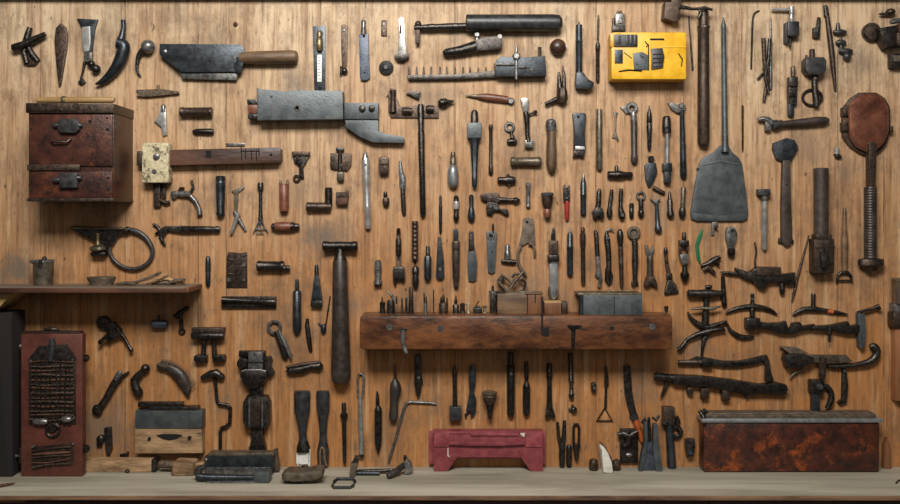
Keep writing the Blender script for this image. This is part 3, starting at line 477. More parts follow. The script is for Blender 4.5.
# ------------------------------------------------------------------ the mounted wooden rack and what stands on it
rf = dep(315.8, RACK)
t('wooden_rack', 'long dark brown varnished wooden rack block with rounded ends, mid-wall above the bench', 'rack', [
    p('block', 'rack_wood', b(359.8, 315.8, 673.2, 349.8, -.15, rf, 3.4)) ,
    *ps('screw', 'steel', r(389.5, 327.3, [(rf-.3, 3.6), (rf+.8, 3.2), (rf+.8, 1.6)]), r(440.5, 328.5, [(rf-.3, 3.4), (rf+.8, 3), (rf+.8, 1.2)]), r(652.5, 326.5, [(rf-.3, 3.6), (rf+.8, 3.2), (rf+.8, 1.6)])),
    p('screw_hole', 'black', r(612, 328.3, [(rf-.2, 2.4), (rf+.4, 2)])),
    p('cut_slot', 'black', b(541.2, 297, 543.2, 335, rf-1, rf+.5, 0), b(543, 327.5, 549, 336.5, rf-1, rf+.5, 1.4)),
    p('hook_plate', 'iron', e([(567, 325), (582, 325), (580, 328), (575.5, 328.5), (574, 349.5), (571.5, 349.5), (571, 328.5), (568.5, 328)], rf-.2, rf+1.6, .4), h(328.6, [(580, .4), (586.5, .5)], c=rf+.5)),
    p('slot_plate', 'black', b(399.5, 328.8, 407, 331, rf-.3, rf+.5, .2)),
    p('bent_prong', 'steel', s([(402.8, 330, 2, rf+1.4), (402.8, 341, 2.1, rf+1.6), (404.5, 348, 2.2, rf+1.8), (406.8, 353, 1.8, rf+2.6)], fl=.6), label='bent grey metal prong'),
], wall=False, dm=rf)
def onrack(name, label, cat, d, parts, g=None): return t(name, label, cat, parts, g=g, wall=False, dm=d)
def zrk(d): return V0+(315.8-V0)*KD(rf)/KD(d)
b0 = zrk(14)-.05
onrack('wooden_block', 'grey-brown wooden block, the largest standing on the rack', 'block', 14, [p('block', 'wood', b(497, 293.5, 526.5, b0, 4, 22, .6)), p('cap', 'bronze', b(505, 292.3, 527, 294, 6, 21, .4))])
onrack('wooden_block', 'orange-brown wooden block with a dark slit, touching the largest rack block', 'block', 14, [p('block', 'frame_wood', b(527, 293.2, 541, b0, 4, 22, .5)), p('slit', 'black', b(534, 294, 535, 302, 21.6, 22.3, 0)), p('lid', 'wood', b(524.5, 292, 542.5, 293.4, 4, 23, .3))])
onrack('wooden_block', 'low red-brown wooden block on the rack, under the silver chisel', 'block', 14, [p('block', 'frame_wood', b(543.5, 302, 560, b0, 5, 24, .6)), p('top_strip', 'tan_wood', b(543.5, 300.8, 560.5, 302.2, 5, 23, .3))])
onrack('iron_block', 'small dark cube beside the low red-brown rack block', 'block', 14, [p('block', 'brown_iron', b(560.8, 302, 567, b0, 5, 20, .6)), p('top', 'black', b(561.2, 301.3, 566.6, 302.2, 6, 19, .3))])
onrack('iron_post', 'dark notched iron post on the rack beside the largest wooden block', 'post', 14, [p('post', 'iron', b(490, 292, 496, b0, 4, 14, .8)), p('arm', 'iron', b(489, 291, 502, 293.5, 5, 13, .5)), p('pin', 'iron', v(493, [(286, 1), (291, 1.3)], c=9))])
onrack('grey_box', 'blue-grey metal box with a pale lid standing on the rack', 'box', 20, [p('box', 'grey', b(581, 293.8, 639, zrk(20)-.05, 4, 36, .8)), p('lid', 'bronze', b(576, 292, 639.5, 294.4, 4, 34, .7)), p('end_band', 'blued', v(579.5, [(294, 2.6), (zrk(20)-.1, 2.8)], c=31, n=8)), p('seam', 'black', b(611, 295, 611.8, 312, 35.6, 36.3, 0)), p('rod', 'brass', h(291, [(610, .6), (632, .8)], c=20), b(607, 290.5, 610, 292.5, 18, 22, .3))])
# small bits standing on the rack
BB = b0
pegs = [
 ('tap_bit', 'dark squat bit with a pin on top, first on the rack from its left end', 382.5, [p('base', 'iron', v(382.5, [(302, 2.4), (303, 3.2), (307, 2.6), (BB, 3)], c=14, n=8)), p('pin', 'iron', v(382.2, [(297, .5), (302, 1.1)], c=14))]),
 ('screw_jack', 'tangled little screw jack with a slanted grey arm, second on the rack', 391.5, [p('base', 'iron', v(391, [(300, 3.4), (304, 4.2), (BB, 4)], c=14, n=8)), p('arm', 'steel', s([(388, 291.5, 1), (392, 296, 1.6), (395, 301, 1.4)], c=15)), p('pin', 'iron', v(396.5, [(296, .6), (304, 1)], c=14))]),
 ('drill_bit', 'thin paired drill bits upright on the rack between the screw jack and the tall bit', 402, [p('shank', 'brown_iron', v(402, [(297.5, .6), (300, 1.2), (304, 1), (BB, 1.5)], c=14))]),
 ('drill_bit', 'short drill bit with a bead, just left of the tall bit on the rack', 406.3, [p('shank', 'iron', v(406.3, [(297, .6), (299, 1.4), (301, .9), (BB, 1.3)], c=14))]),
 ('tall_bit', 'tallest dark two-pronged bit standing on the rack', 411, [p('body', 'iron', v(411, [(297, 1.8), (304, 2.4), (BB, 2.8)], c=14)), *ps('prong', 'brown_iron', v(409.8, [(287, .8), (298, 1.1)], c=14), v(412.3, [(286.5, .7), (298, 1)], c=14))]),
 ('split_pin', 'slim split pin right of the tall two-pronged bit', 424.5, [p('body', 'steel', v(425.5, [(303, 1.4), (BB, 2)], c=14)), p('leg', 'iron', s([(424, 293, .6), (424.6, 304, 1)], c=14)), p('leg', 'iron', s([(426, 296, .5), (426.8, 305, .9)], c=14))]),
 ('nail', 'single thin upright nail in the rack', 433.5, [p('nail', 'iron', v(433.5, [(289, .5), (291, 1), (291.5, .6), (BB, .7)], c=14, n=8))]),
 ('bit_cup', 'brown cup holding three dark points on the rack', 443.5, [p('cup', 'brown_iron', v(443.5, [(303, 4.2), (304, 4.8), (BB, 4.4)], c=14)), *ps('point', 'iron', v(441, [(297, .6), (304, 1.3)], c=14), v(443.5, [(294, .7), (297, 1.4), (304, 1.5)], c=15), v(447, [(297.5, .6), (304, 1.1)], c=14))]),
 ('tap_bit', 'dark bit with a ball and a fine needle, right of the brown cup', 455.8, [p('base', 'iron', v(455.8, [(304.5, 2.6), (306, 3.4), (BB, 3.4)], c=14, n=8)), p('ball', 'iron', v(455.8, [(295.5, .5), (299, 1.2), (302, 1.9), (305, 1)], c=14))]),
 ('tap_bit', 'squat dark nut-like bit, second from the brown cup on the rack', 462.5, [p('base', 'iron', v(462.5, [(303, 1.6), (304.5, 3), (307, 2.4), (BB, 3)], c=14, n=8))]),
 ('pale_pin', 'short pale flared pin, left of the dark iron post on the rack', 468.3, [p('pin', 'cream', v(468.3, [(303, 2.6), (304.5, 2.4), (306, 1.6), (BB, 1.6)], c=14))]),
 ('wire_stub', 'slanted thin wire stub leaning up from a dark flat bit on the rack', 477, [p('base', 'iron', b(473, 307.5, 482, BB, 10, 17, .7)), p('wire', 'iron', s([(474, 309, .7), (479, 301, .6)], c=14)), p('top', 'iron', b(475, 305.5, 480, 307.8, 11, 16, .5))]),
 ('pale_pin', 'short pale flared pin, touching the dark iron post on the rack', 484.5, [p('pin', 'cream', v(484.5, [(306, 2.6), (307.4, 2.2), (308.4, 1.4), (BB, 1.4)], c=14))]),
]
for nm, lb, x, parts in pegs: onrack(nm, lb, nm.replace('_', ' '), 14, parts, 'small bits standing on the rack')
onrack('bolt_head', 'tiny rusty bolt end on the rack top near its right end', 'bolt', 10, [p('head', 'iron', v(666.3, [(306, 2), (308, 2.2), (zrk(10), 1.4)], c=10))])
# ------------------------------------------------------------------ left side, shelf and below
def stand(ledge, d): return V0+(ledge-V0)/KD(d)-.05       # where a foot on a ledge shows when it stands d out from the wall
def onl(ledge, name, label, cat, d, parts, g=None, rz=0.): return t(name, label, cat, parts, g=g, wall=False, dm=d, rz=rz)
t('strap_wrench', 'black strap wrench with a big leather ring, below the drawer cabinet', 'wrench', [
    p('jaw', 'iron', e([(69, 228), (73, 225.5), (78, 226.5), (126, 228), (130, 230), (124, 233), (118, 236), (113, 244), (108, 249), (98, 243), (84, 236), (76, 232)], 0, 7, 1.2)), p('top_bar', 'bronze', h(227.6, [(70, 1), (74, 1.6), (122, 1.4), (126, 1)], c=8, y2=228.6)),
    p('ring', 'black', s([(122, 230, 2.4), (134, 231, 2.8), (144, 237, 2.6), (150.5, 247, 2.4), (151, 256, 2.2), (145, 264.5, 2), (134, 269, 2), (122, 267, 2), (113, 260.5, 2), (108.5, 252, 2.2), (109, 243, 2.6), (113, 235, 2.8)], c=4, sm=True, loop=True)),
    p('knob_stem', 'brass', v(98, [(233, 2.2), (240, 1.6), (245, 2.6)], c=8)), p('knob', 'bronze', v(98, [(244.5, 3), (247, 8), (249.5, 8.4), (251.5, 6), (252.5, 3)], c=8, fl=.8)), p('knob_base', 'iron', b(91, 252, 106, 256, 0, 10, 1.4)), p('collar', 'iron', s([(124, 232, 3.4), (127, 230, 3.8), (129, 228.5, 2.6)], c=5))])
t('bow_wrench', 'black hooked-jaw wrench with a round handle, level, right of the leather-ringed wrench', 'wrench', [p('handle', 'iron', h(229.3, [(181, 3), (182, 3.6), (210, 3.2), (214, 2.8), (217, 3.4), (220, 2.6)], c=4)), p('neck', 'iron', e([(165, 226), (181, 225.5), (182, 233), (168, 231), (163, 238), (158, 236), (160, 229)], 0, 5, 1)), *ps('claw', 'iron', s([(160, 231, 1.8), (157, 226, 1.6), (152.5, 224, 1.2)], c=3), s([(160, 236, 1.8), (162, 241, 1.8), (165, 245.5, 1)], c=3), s([(159, 232, 1.6), (155, 234, 1.2)], c=3))])
t('short_bit', 'short upright dark bit with a steel band, between the shelf end and the hinge plate', 'bit', [p('bit', 'blued', v(208, [(256, 1.2), (257.5, 2.2), (263, 2.6), (270, 2.8), (273, 2.2), (274, 2.6), (284, 2.4), (286, 1.6)]))])
t('hinge_plate', 'squarish brown iron hinge plate with screw heads', 'plate', [p('plate', 'brown_iron', e([(228, 252), (240, 253), (247, 252), (247, 287.5), (226, 287.5), (226.5, 258)], 0, 2, .4)), *ps('screw', 'steel', r(229, 280, [(2, 2.4), (3.8, 1.8)]), r(244, 255, [(2, 2), (3.6, 1.4)]), r(244, 265, [(2, 2.2), (3.8, 1.6)]), r(244, 280, [(2, 2), (3.6, 1.4)])), *ps('groove', 'bronze', s([(228, 258, .4), (233, 260, .4)], c=2.1), s([(228, 268, .4), (233, 266, .4)], c=2.1), s([(228, 273, .4), (233, 274, .4)], c=2.1))])
t('iron_roller', 'short dark iron roller with a narrow spout end, right of the hinge plate', 'roller', [p('barrel', 'iron', h(266, [(257, 4.4), (258, 5.4), (261, 5.4), (262, 4.8), (280, 4.8), (281, 5.4), (284, 5)])), p('spout', 'iron', h(268, [(283, 3), (286, 2.4), (287, 3), (290, 2.2)], c=5.4))])
t('flat_chisel', 'small dark flat chisel with square foot, left of the big T-headed hammer', 'chisel', [p('tip', 'iron', v(316.5, [(264.5, 1.4), (266, 2), (276, 2.2)], c=3.4, fl=.8)), p('blade', 'blued', e([(314.5, 275), (318.5, 275), (321.5, 294), (322.5, 301), (311, 301), (312, 294)], 0, 5, 1.1)), p('foot', 'iron', b(311, 300.5, 322.5, 306.5, 0, 7, 1))])
t('steel_file', 'slim rounded black file, second tool from the big T-headed hammer', 'file', [p('tang', 'iron', v(297, [(279, 1.2), (280.5, 1.8), (291, 2)], c=4)), p('file', 'blued', v(297, [(290.5, 3), (292, 4.2), (328, 4.4), (332, 3.4), (333.5, 1.8)]))])
t('sledge_hammer', 'big dark T-headed hammer hung upright with a thick tapering handle', 'hammer', [p('head', 'iron', h(246, [(322.5, 4), (323.5, 5), (328, 4.8), (330, 4.2), (340, 4.6), (350, 4.2), (352, 4.8), (356.5, 5), (357.5, 4)], c=8.6, n=16)), p('neck', 'iron', v(340, [(248, 3.6), (252, 4), (257, 5.6), (261, 7)], c=8.6)), p('handle', 'umber', v(340, [(260, 6.4), (262, 7.4), (300, 8), (340, 9.2), (372, 10), (379, 9.6), (382, 8)], x2=341, c=9.6, n=20))])
t('iron_ruler_block', 'long flat dark iron bar with a raised rib and knob end, above the legged bracket', 'bar', [p('plate', 'iron', b(221, 296.5, 276, 308, 0, 4, .6)), p('rib', 'iron', h(299.5, [(222, 3), (226, 2.4), (240, 2), (262, 2), (266, 3), (274, 3.6), (276, 2.6)], c=5.4, y2=302))])
t('small_hook', 'tiny dark slanted knife, between the slim file and the thick hammer handle', 'knife', [p('knife', 'iron', s([(307.5, 318.5, 1.4), (307, 325, 2.4), (309, 340, 2.6), (310.5, 350, 2), (311, 352, 1)], fl=.7))])
t('gimlet', 'thin wire gimlet with a dark bead, touching distance left of the thick hammer handle', 'gimlet', [p('wire', 'iron', s([(330, 296, .6), (328, 310, .7), (325.5, 326, .8)], c=2)), p('bead', 'blued', v(323.5, [(324, 1.6), (327, 2.8), (331, 2.8), (333, 1.6)], c=3)), p('hook', 'iron', s([(322, 327, 1), (319, 323.5, 1), (318, 322.5, .6)], c=2))])
t('bench_dog', 'dark lumpy iron clamp lying level, right of the vise, below the tiny slanted knife', 'clamp', [p('body', 'iron', s([(287, 370, 2.4), (290, 370.5, 4), (302, 369, 4), (312, 366, 3.6), (320, 366, 4.2), (322, 368, 2.6)], c=4), j=1), p('top_bar', 'brown_iron', s([(286, 367, 1.2), (305, 363.5, 1.8), (320, 362, 1.8)], c=6), j=.5)])
t('hand_drill', 'black drill head with a disc and long crank lever, right of the maroon box', 'drill', [p('disc', 'iron', r(103, 323, [(0, 6.6), (4, 7.2), (6, 5.6), (6.6, 2)], 20)), p('body', 'iron', e([(106, 323), (114, 322), (121, 329), (123, 335), (116, 338), (110, 342), (107, 339), (111, 333), (106, 330)], 2, 9, 1.4), j=.5), p('lever', 'iron', s([(119, 331, 2.6), (125, 338, 1.8), (130, 347, 1.5), (131.5, 349.5, 2.4), (132, 351.5, 1.6)], c=6)), p('handle', 'iron', s([(110, 334, 2), (104, 339, 2), (101, 342, 2.4), (100.5, 344, 1.4)], c=8))])
t('small_lamp_cap', 'short level blue-black cylinder with a top pin, right of the drill head', 'cylinder', [p('barrel', 'blue_metal', h(324.2, [(151.8, 3.4), (153, 4.4), (164, 4.4), (167, 3.8), (167.6, 2.6)])), p('pin', 'iron', v(159, [(315, .8), (320, 1.1)], c=4))])
t('tap_lever', 'little dark tap lever with a ring foot, above and left of the legged bracket', 'lever', [p('arm', 'iron', s([(175, 317, 2.6), (180, 313, 2.8), (185, 309, 2), (188.5, 307.5, 2.2)], c=4), j=.3), p('stem', 'iron', s([(180, 313, 2.4), (181.5, 322, 2), (181.5, 329, 2)], c=4)), p('ring', 'iron', o(181.7, 331.5, 2.4, 1.2, 3))])
t('legged_bracket', 'dark iron bracket with a wide top bar and two footed legs', 'bracket', [p('top_bar', 'brown_iron', b(192, 327.5, 224.5, 333.5, 0, 9, 1)), p('rail', 'iron', h(335.5, [(192, 2.6), (194, 4), (204, 3.4), (208, 4), (213, 3.4), (222, 4), (225, 2.4)], c=8)), *ps('leg', 'iron', v(204, [(338, 3.2), (345, 2.4), (354, 2.6), (359, 2.6)], c=5, x2=203), v(213.5, [(338, 3.2), (345, 2.4), (354, 2.6), (359, 2.6)], c=5, x2=214.5)), *ps('foot', 'iron', e([(194, 356), (197, 354.5), (202, 355.5), (207, 355.5), (207, 362), (196, 362.3), (193.8, 360)], 0, 8, 1.2), e([(212.5, 355.5), (219, 354.8), (224, 355), (225.5, 358), (225, 361.5), (213, 362)], 0, 8, 1.2))])
t('ring_wedge', 'pair of slanted pins hung from one steel ring, right of the legged bracket', 'pins', [p('ring', 'steel', o(274.3, 327.5, 6, 1.7, 3.4)), p('pin', 'iron', s([(276, 331, 2.6), (281, 343, 3.4), (285, 356, 3.2), (286, 359, 1.8)], c=4)), p('pin', 'steel', s([(279, 331, 1.6), (285, 343, 2.2), (290, 354, 2), (291.5, 360, .8)], c=5))])
t('diagonal_spanner', 'dark slanted spanner with a split upper jaw, right of the maroon box', 'spanner', [p('handle', 'iron', s([(99, 408, 3.4), (105, 400, 3.4), (112, 387, 3.8), (118, 378, 4.2), (121, 375, 3)], c=4.6)), p('jaw', 'steel', s([(116, 379, 2.6), (120, 373.5, 3), (122, 370.5, 1.6)], c=8)), p('foot', 'iron', r(97, 410, [(0, 5), (5, 5.4), (7, 3.6), (7.4, 1.6)], 14)), p('prong', 'iron', s([(121, 377, 1.6), (126, 374, 1.6), (128, 372, .9)], c=3))])
t('ball_joint', 'knuckled black ball joint in two lumps, between the slanted spanner and the bristled sickle', 'joint', [p('ball', 'iron', k(145.3, 368.5, 4.6)), p('arm', 'iron', s([(143, 371, 3), (138, 376, 3.6), (134, 380, 4), (136, 388, 4.6), (139, 393, 4.4), (141, 395.5, 2.6)], c=4.8), j=.6)])
t('wire_brush', 'curved bristled brush like a sickle, above the old wooden plane', 'brush', [p('back', 'umber', s([(157, 365.5, 2), (160, 366, 3.4), (169, 367.5, 4.6), (178, 373.5, 6), (184, 382, 6), (187, 390, 4), (188.5, 397, 1)], c=4, fl=.7, sm=True)), p('bristle', 'fibre', *[s([(158+26*a+4*a*a, 365+25*a*a, 1), (161.5+30*a+3*a*a, 361.8+24*a*a-1.5*a, .5), (163.5+34*a, 358.8+25*a*a-2*a, .15)], c=6.2, n=5) for a in [i/30 for i in range(31)]], stuff=True)])
t('hand_crank', 'thin bent iron crank with a lumpy cross handle, left of the vise', 'crank', [p('cross_handle', 'iron', s([(201, 378, 1.6), (204, 377, 3), (211, 374, 4), (216, 373, 4.4), (222, 377, 3.4), (224.5, 377.5, 2)], c=5)), p('crank', 'iron', s([(214, 375, 2), (215.5, 386, 1.7), (216.5, 400, 1.7), (219, 404, 1.8), (227, 405, 1.9), (230, 408, 1.9), (229.5, 423, 1.9), (226, 426.5, 1.8), (221.5, 428, 1.8), (220, 432, 1.7), (220, 450, 1.7)], c=4))])
t('bench_vise', 'large black iron vise with a rounded bowl and a faceted box below it', 'vise', [
    p('plate', 'iron', b(238.5, 351, 265, 357, 0, 7, 1)), p('lug', 'iron', r(243, 363.5, [(0, 6), (9, 6), (11, 4)], 16)), p('lug', 'iron', e([(264, 357), (270, 356.5), (272, 361), (270.5, 367), (274, 373), (271, 377), (265, 372)], 0, 8, 1.4)), p('core', 'steel', b(248.5, 351.5, 263.5, 369, 0, 11, 2)), p('core_band', 'iron', b(248, 361, 264, 362.4, 9, 11.6, .4)),
    p('bowl', 'iron', e([(241, 371), (246, 368.5), (263, 368.5), (268, 371), (268.8, 376), (264.5, 383), (258, 388), (251, 388), (244.5, 383), (240.3, 376)], 0, 13, 4)), p('bowl_rim', 'steel', s([(242.5, 370.6, .9), (247, 369.4, 1.1), (262, 369.4, 1.1), (266.5, 370.6, .9)], c=11.6)),
    p('neck', 'iron', e([(250, 386), (262, 386), (262.5, 398), (249.5, 398)], 0, 8, 1)), p('box', 'iron', e([(247, 395.5), (267, 395.5), (270.5, 402), (270.5, 421), (267, 427.5), (247, 427.5), (243.5, 421), (243.5, 402)], 0, 13, 2.6)), p('box_face', 'brown_iron', b(252, 398, 262, 425, 12, 14.6, .8)), *ps('side_rib', 'steel', v(250.6, [(397, .8), (399, 1), (424, 1), (426, .8)], c=13), v(263.4, [(397, .8), (399, 1), (424, 1), (426, .8)], c=13)), p('stem', 'iron', e([(251, 426), (262.5, 426), (263, 438), (266, 450.5), (248.5, 450.5), (251, 440)], 0, 8, 1.4))])
t('wooden_plane', 'old squared wooden plane with a dark iron upper half and arched slot, on the wall', 'plane', [p('body', 'raw_wood', e([(136.5, 427), (203, 427), (203.5, 452), (136.5, 452.5)], 0, 12, 1)), p('iron_top', 'grey', b(137, 409.5, 204, 427.2, 0, 13, 1)), p('cap', 'iron', b(138, 402, 183, 406.5, 1, 9, 1.2), b(150, 406, 199, 409.8, 0, 11, .8)), p('arch_slot', 'black', e([(157.5, 434), (164, 432.8), (178, 432.8), (184, 434), (178, 437.8), (171, 439.2), (164, 437.8)], 11.6, 12.4, 0)), *ps('peg', 'iron', r(151, 437.5, [(12, 1.8), (13.6, 1.4)]), r(191, 436.5, [(12, 2), (13.6, 1.5)]))])
t('door_hinge', 'small dark strap hinge hung low on the wall, right of the maroon box', 'hinge', [p('leaf', 'iron', e([(104, 428), (111, 427), (112, 450), (109, 456.5), (106, 453), (104.5, 440)], 0, 4, 1)), p('knuckle', 'iron', r(100.5, 439, [(0, 4), (5, 3.6), (6, 2)]), s([(97, 445, 1.6), (102, 444, 2)], c=3))])
# on the shelf
d0 = 22; z0 = stand(SHELF, d0)
onl(SHELF, 'tin_pot', 'small tarnished tin pot with a lid knob, alone at the end of the shelf', 'pot', d0, [p('pot', 'bronze', v(43.5, [(261, 9), (262, 10), (280, 9.4), (z0, 8.6)], c=22, n=20)), p('rim', 'steel', o(43.5, 261.4, .01, .01, 22) if False else v(43.5, [(259.5, 9.4), (260, 10.4), (262, 10.4), (262.4, 9.6)], c=22, n=20)), p('spout', 'steel', s([(36, 263, 2.4, 24), (32.5, 261, 2, 24), (31, 260.5, 1, 24)])), p('lid_knob', 'iron', k(44.5, 258.5, 2.4, 22), v(45, [(259, 1.6), (266, 1.6)], c=32))])
d0 = 20; z0 = stand(SHELF, d0)
onl(SHELF, 'oval_dish', 'shallow brown oval dish on the shelf, below the big leather ring', 'dish', d0, [p('dish', 'leather', v(101.5, [(277.5, 13), (278.2, 14.2), (279.5, 13.6), (z0, 11)], c=20, fl=.7, n=24)), p('rim', 'bronze', v(101.5, [(276.6, 13.4), (277, 14.4), (278, 14.5), (278.2, 14)], c=20, fl=.7, n=24))])
d0 = 24; z0 = stand(SHELF, d0)
onl(SHELF, 'wooden_spatula', 'flat wooden spatula lying on the shelf just past the oval dish', 'spatula', d0, [p('blade', 'bronze', e([(116, z0-2), (122, z0-3.6), (134, z0-3.4), (137, z0-1.4), (128, z0), (118, z0)], 18, 28, .8)), p('handle', 'leather', s([(134, z0-2.2, 1.4), (146, z0-6.5, 1.4), (158, z0-11.5, 1.6), (161, z0-13, 1)], c=24))])
d0 = 20; z0 = stand(SHELF, d0)
onl(SHELF, 'stick_bundle', 'heap of old dark splintered sticks at the end of the shelf', 'sticks', d0, [p('stick', 'raw_wood', s([(146, z0-2, 1.6), (156, z0-5, 2.4), (169, z0-11.5, 2.2)], c=22), j=.8), p('stick', 'leather', s([(151, z0-1.6, 1.4), (165, z0-2.6, 2.2), (175, z0-2.2, 1.8)], c=18), j=.6), p('stick', 'fibre', s([(168, z0-1.8, 1.2), (176, z0-4.6, 2), (186, z0-5.4, 1.6)], c=24), j=.6), p('stick', 'raw_wood', s([(158, z0-6, 1.2), (168, z0-6.4, 1.8), (180, z0-1.8, 1.8), (186, z0-1.4, 1)], c=20), j=.6)])
# ------------------------------------------------------------------ standing and lying on the bench, from left
d0 = dep(476.8, BENCH); z0 = stand(BENCH, d0)
F = d0
onl(BENCH, 'maroon_box', 'tall maroon wooden box with woven iron grids on its front, standing at the bench end', 'box', d0, [
    p('case', 'maroon', b(20.5, 333.5, 82.5, z0, F-10, F, 2.2)),
    p('top_rail', 'brown_iron', b(22, 331.8, 80, 334, F-10, F-1, .7), h(330, [(42, 1), (47, 3), (53, 2.6), (56, 1)], c=F-5), h(331.4, [(54, .8), (70, .6)], c=F-5)),
    p('grid', 'brown_iron', b(29, 359, 76, 424, F-.4, F+1, .3), kids=[
        *[p('wire', 'brown_iron' if i % 2 else 'rust', s([(30+.9*(i % 2), 361.5+4.45*i, .9), (45, 361.5+4.45*i+(.8 if i % 3 else -.6), 1.1), (60, 361.3+4.45*i, .9), (75-.8*(i % 3), 361.8+4.45*i, 1)], c=F+1.6+.5*(i % 2), n=6), j=1.6) for i in range(14)],
        *[p('wire', 'iron', s([(32+4.9*i, 360, .8), (32+4.9*i+(.7 if i % 2 else -.6), 390, 1), (32+4.9*i, 424, .8)], c=F+1.9, n=6), j=1.6) for i in range(9)]]),
    p('hood', 'iron', e([(29, 358.5), (39, 346), (67, 344), (76, 357), (76, 360), (29, 361)], F-.4, F+1.6, .5)), p('latch', 'black', s([(53, 338, 2.6), (53.5, 343, 3.2), (52, 352, 2.8), (51.5, 361, 2.4)], c=F+2.6, fl=.8)),
    *ps('clasp', 'steel', h(421, [(35, 2), (38, 3.2), (46, 3.4), (49, 2.2)], c=F+3), h(418.5, [(63, 2), (66, 3.6), (71, 3.4), (73, 2)], c=F+3)), p('chain', 'iron', o(53.5, 430, 6.5, 1.4, F+1.4), r(53, 428, [(F, 5), (F+2, 4)], 12)),
    *ps('corner_pin', 'steel', r(31.5, 360.5, [(F, 1.3), (F+2.4, 1)], 8), r(73.5, 359.5, [(F, 1.3), (F+2.4, 1)], 8), r(74.5, 417.5, [(F, 1.5), (F+2.4, 1)], 8), r(33.5, 446.5, [(F, 1.5), (F+2.6, 1)], 8), r(74, 443.5, [(F, 1.5), (F+2.6, 1)], 8)),
    p('foot_grid', 'brown_iron', e([(32, 447), (73, 443), (73.5, 465), (32, 468.5)], F-.4, F+1, .5), kids=[*[p('wire', 'rust' if i % 2 else 'brown_iron', s([(33, 450+4.1*i, 1), (50, 448.4+4.1*i+(.8 if i % 2 else -.7), 1.1), (72, 446.5+4.1*i, .9)], c=F+1.7, n=6), j=1.8) for i in range(5)]]),
    *ps('side_knob', 'iron', h(450, [(81, 4), (85, 4.4), (87, 2.6)], c=F-5), h(359, [(81, 3), (85, 4), (87, 2.4)], c=F-5)), p('side_bolt', 'steel', h(457.6, [(13, 1.6), (17, 1.4), (21, 1.6)], c=F-6)), p('side_plate', 'iron', b(18.5, 448, 21, 464, F-9, F-1, .5)), p('side_hook', 'bronze', h(347, [(17, 2), (18.5, 3), (21, 2)], c=F-5))], rz=0)
onl(BENCH, 'wooden_beam', 'weathered square wooden stick lying on the bench beside the maroon box', 'beam stick', 13, [p('stick', 'raw_wood', b(84.5, 458.5, 157.5, stand(BENCH, 13), 6, 20, 1.4), j=.8), p('end_band', 'iron', b(153.5, 457.8, 158.2, stand(BENCH, 13)-.1, 5.5, 20.6, 1)), p('knot', 'iron', k(130, 469.5, 2.4, 20.5))])
zz = stand(BENCH, 22)
onl(BENCH, 'wooden_mallet', 'small mallet with a pale worn wooden head and dark bound grip, lying on the bench', 'mallet', 22, [p('head', 'raw_wood', b(175.5, 459.5, 197, zz, 14, 34, 3), j=1), p('face', 'dark_wood', b(174.5, 463, 178, zz-.6, 15, 33, 1)), p('handle', 'raw_wood', h(465, [(195, 2), (200, 2.4), (206, 2)], c=24, y2=463)), p('grip', 'fibre', h(464, [(158.5, 3), (160, 4.2), (170, 3.8), (176, 4)], c=20, y2=466), j=1)])
zz = stand(BENCH, 27)
onl(BENCH, 'iron_toolbox', 'long black iron case with a pale top, lying on the bench under the vise', 'case', 27, [p('body', 'blued', e([(205.5, 456), (272, 454), (274, 457), (273, zz), (206, zz)], 16, 31, 1)), p('lid', 'bronze', b(209, 452.5, 274, 456, 16, 29, .8)), p('base_strip', 'steel', b(206, 466, 272, zz-1, 30, 32, .5)), p('end_knob', 'steel', k(207, 459, 2.6, 30)), p('back_plate', 'bronze', e([(272, 452), (275.5, 451), (278, 472), (273.5, zz)], 14, 22, .6))])
zz = stand(BENCH, 52)
onl(BENCH, 'pry_handle', 'black flat pry bar with a grey square end, before the black iron case', 'pry bar', 52, [p('bar', 'blued', s([(197, zz-5.5, 4), (203, zz-4.4, 4.4), (215, zz-4.2, 3.6), (240, zz-4.2, 2.8), (258, zz-4.4, 2.6)], c=52)), p('hook', 'black', s([(199.5, zz-4.3, 4.2), (197, zz-9, 4), (199, zz-13, 3.2), (204, zz-14, 2.4)], c=50)), p('end', 'grey', b(255, zz-11, 270.5, zz, 44, 58, 1.2)), p('foot_plate', 'steel', b(207, zz-1.6, 258, zz, 46, 58, .5))])
zz = stand(BENCH, 54)
onl(BENCH, 'scrub_brush', 'low rusty-brown brush block with black underside, lying at the foot of the paintbrushes', 'brush', 54, [p('block', 'leather', e([(283, zz-10), (288, zz-13), (306, zz-12), (316, zz-15), (323, zz-14), (324, zz-9), (316, zz-4), (296, zz-3), (284, zz-4)], 44, 64, 2), j=1), p('under', 'black', s([(285, zz-3.6, 3.2), (300, zz-3.5, 3.4), (314, zz-5.5, 3.2), (322, zz-9, 2.4)], c=56))])
# long tools hung over the bench
def brush(name, label, x, tip, tipm, x2):
    return t(name, label, 'paintbrush', [p('handle', 'black', s([(x, 391, 7.6), (x, 394, 8.2), (x, 410, 8), (x+.3, 420, 5.8), (x+.5, 432, 3.8), (x+1, 440, 4), (x+1.2, 446, 6.2)], c=5, fl=.6)), p('ferrule', 'iron', s([(x+1.2, 441, 4.6), (x+1.3, 447, 6.6), (x+1.4, 452, 7)], c=5, fl=.62)), p('bristles', tipm, *tip, stuff=True)])
random.seed(11)
hair = lambda x, w, y0, y1, n: [s([(x-w+2*w*i/(n-1), y0, .9), (x-w*1.05+2.1*w*i/(n-1)+random.uniform(-.4, .4), (y0+y1)/2, .8), (x-w*1.1+2.2*w*i/(n-1)+random.uniform(-.7, .7), y1-random.uniform(0, 3), .35)], c=4+random.uniform(-2, 2.5), n=5) for i in range(n)]
brush('paintbrush', 'black-handled paintbrush with frayed whitish bristles', 302, [s([(303.4, 450, 6), (303.4, 464, 5.5)], c=4, fl=.4)]+hair(303.4, 6.2, 449, 467, 22), 'label_white', 302)
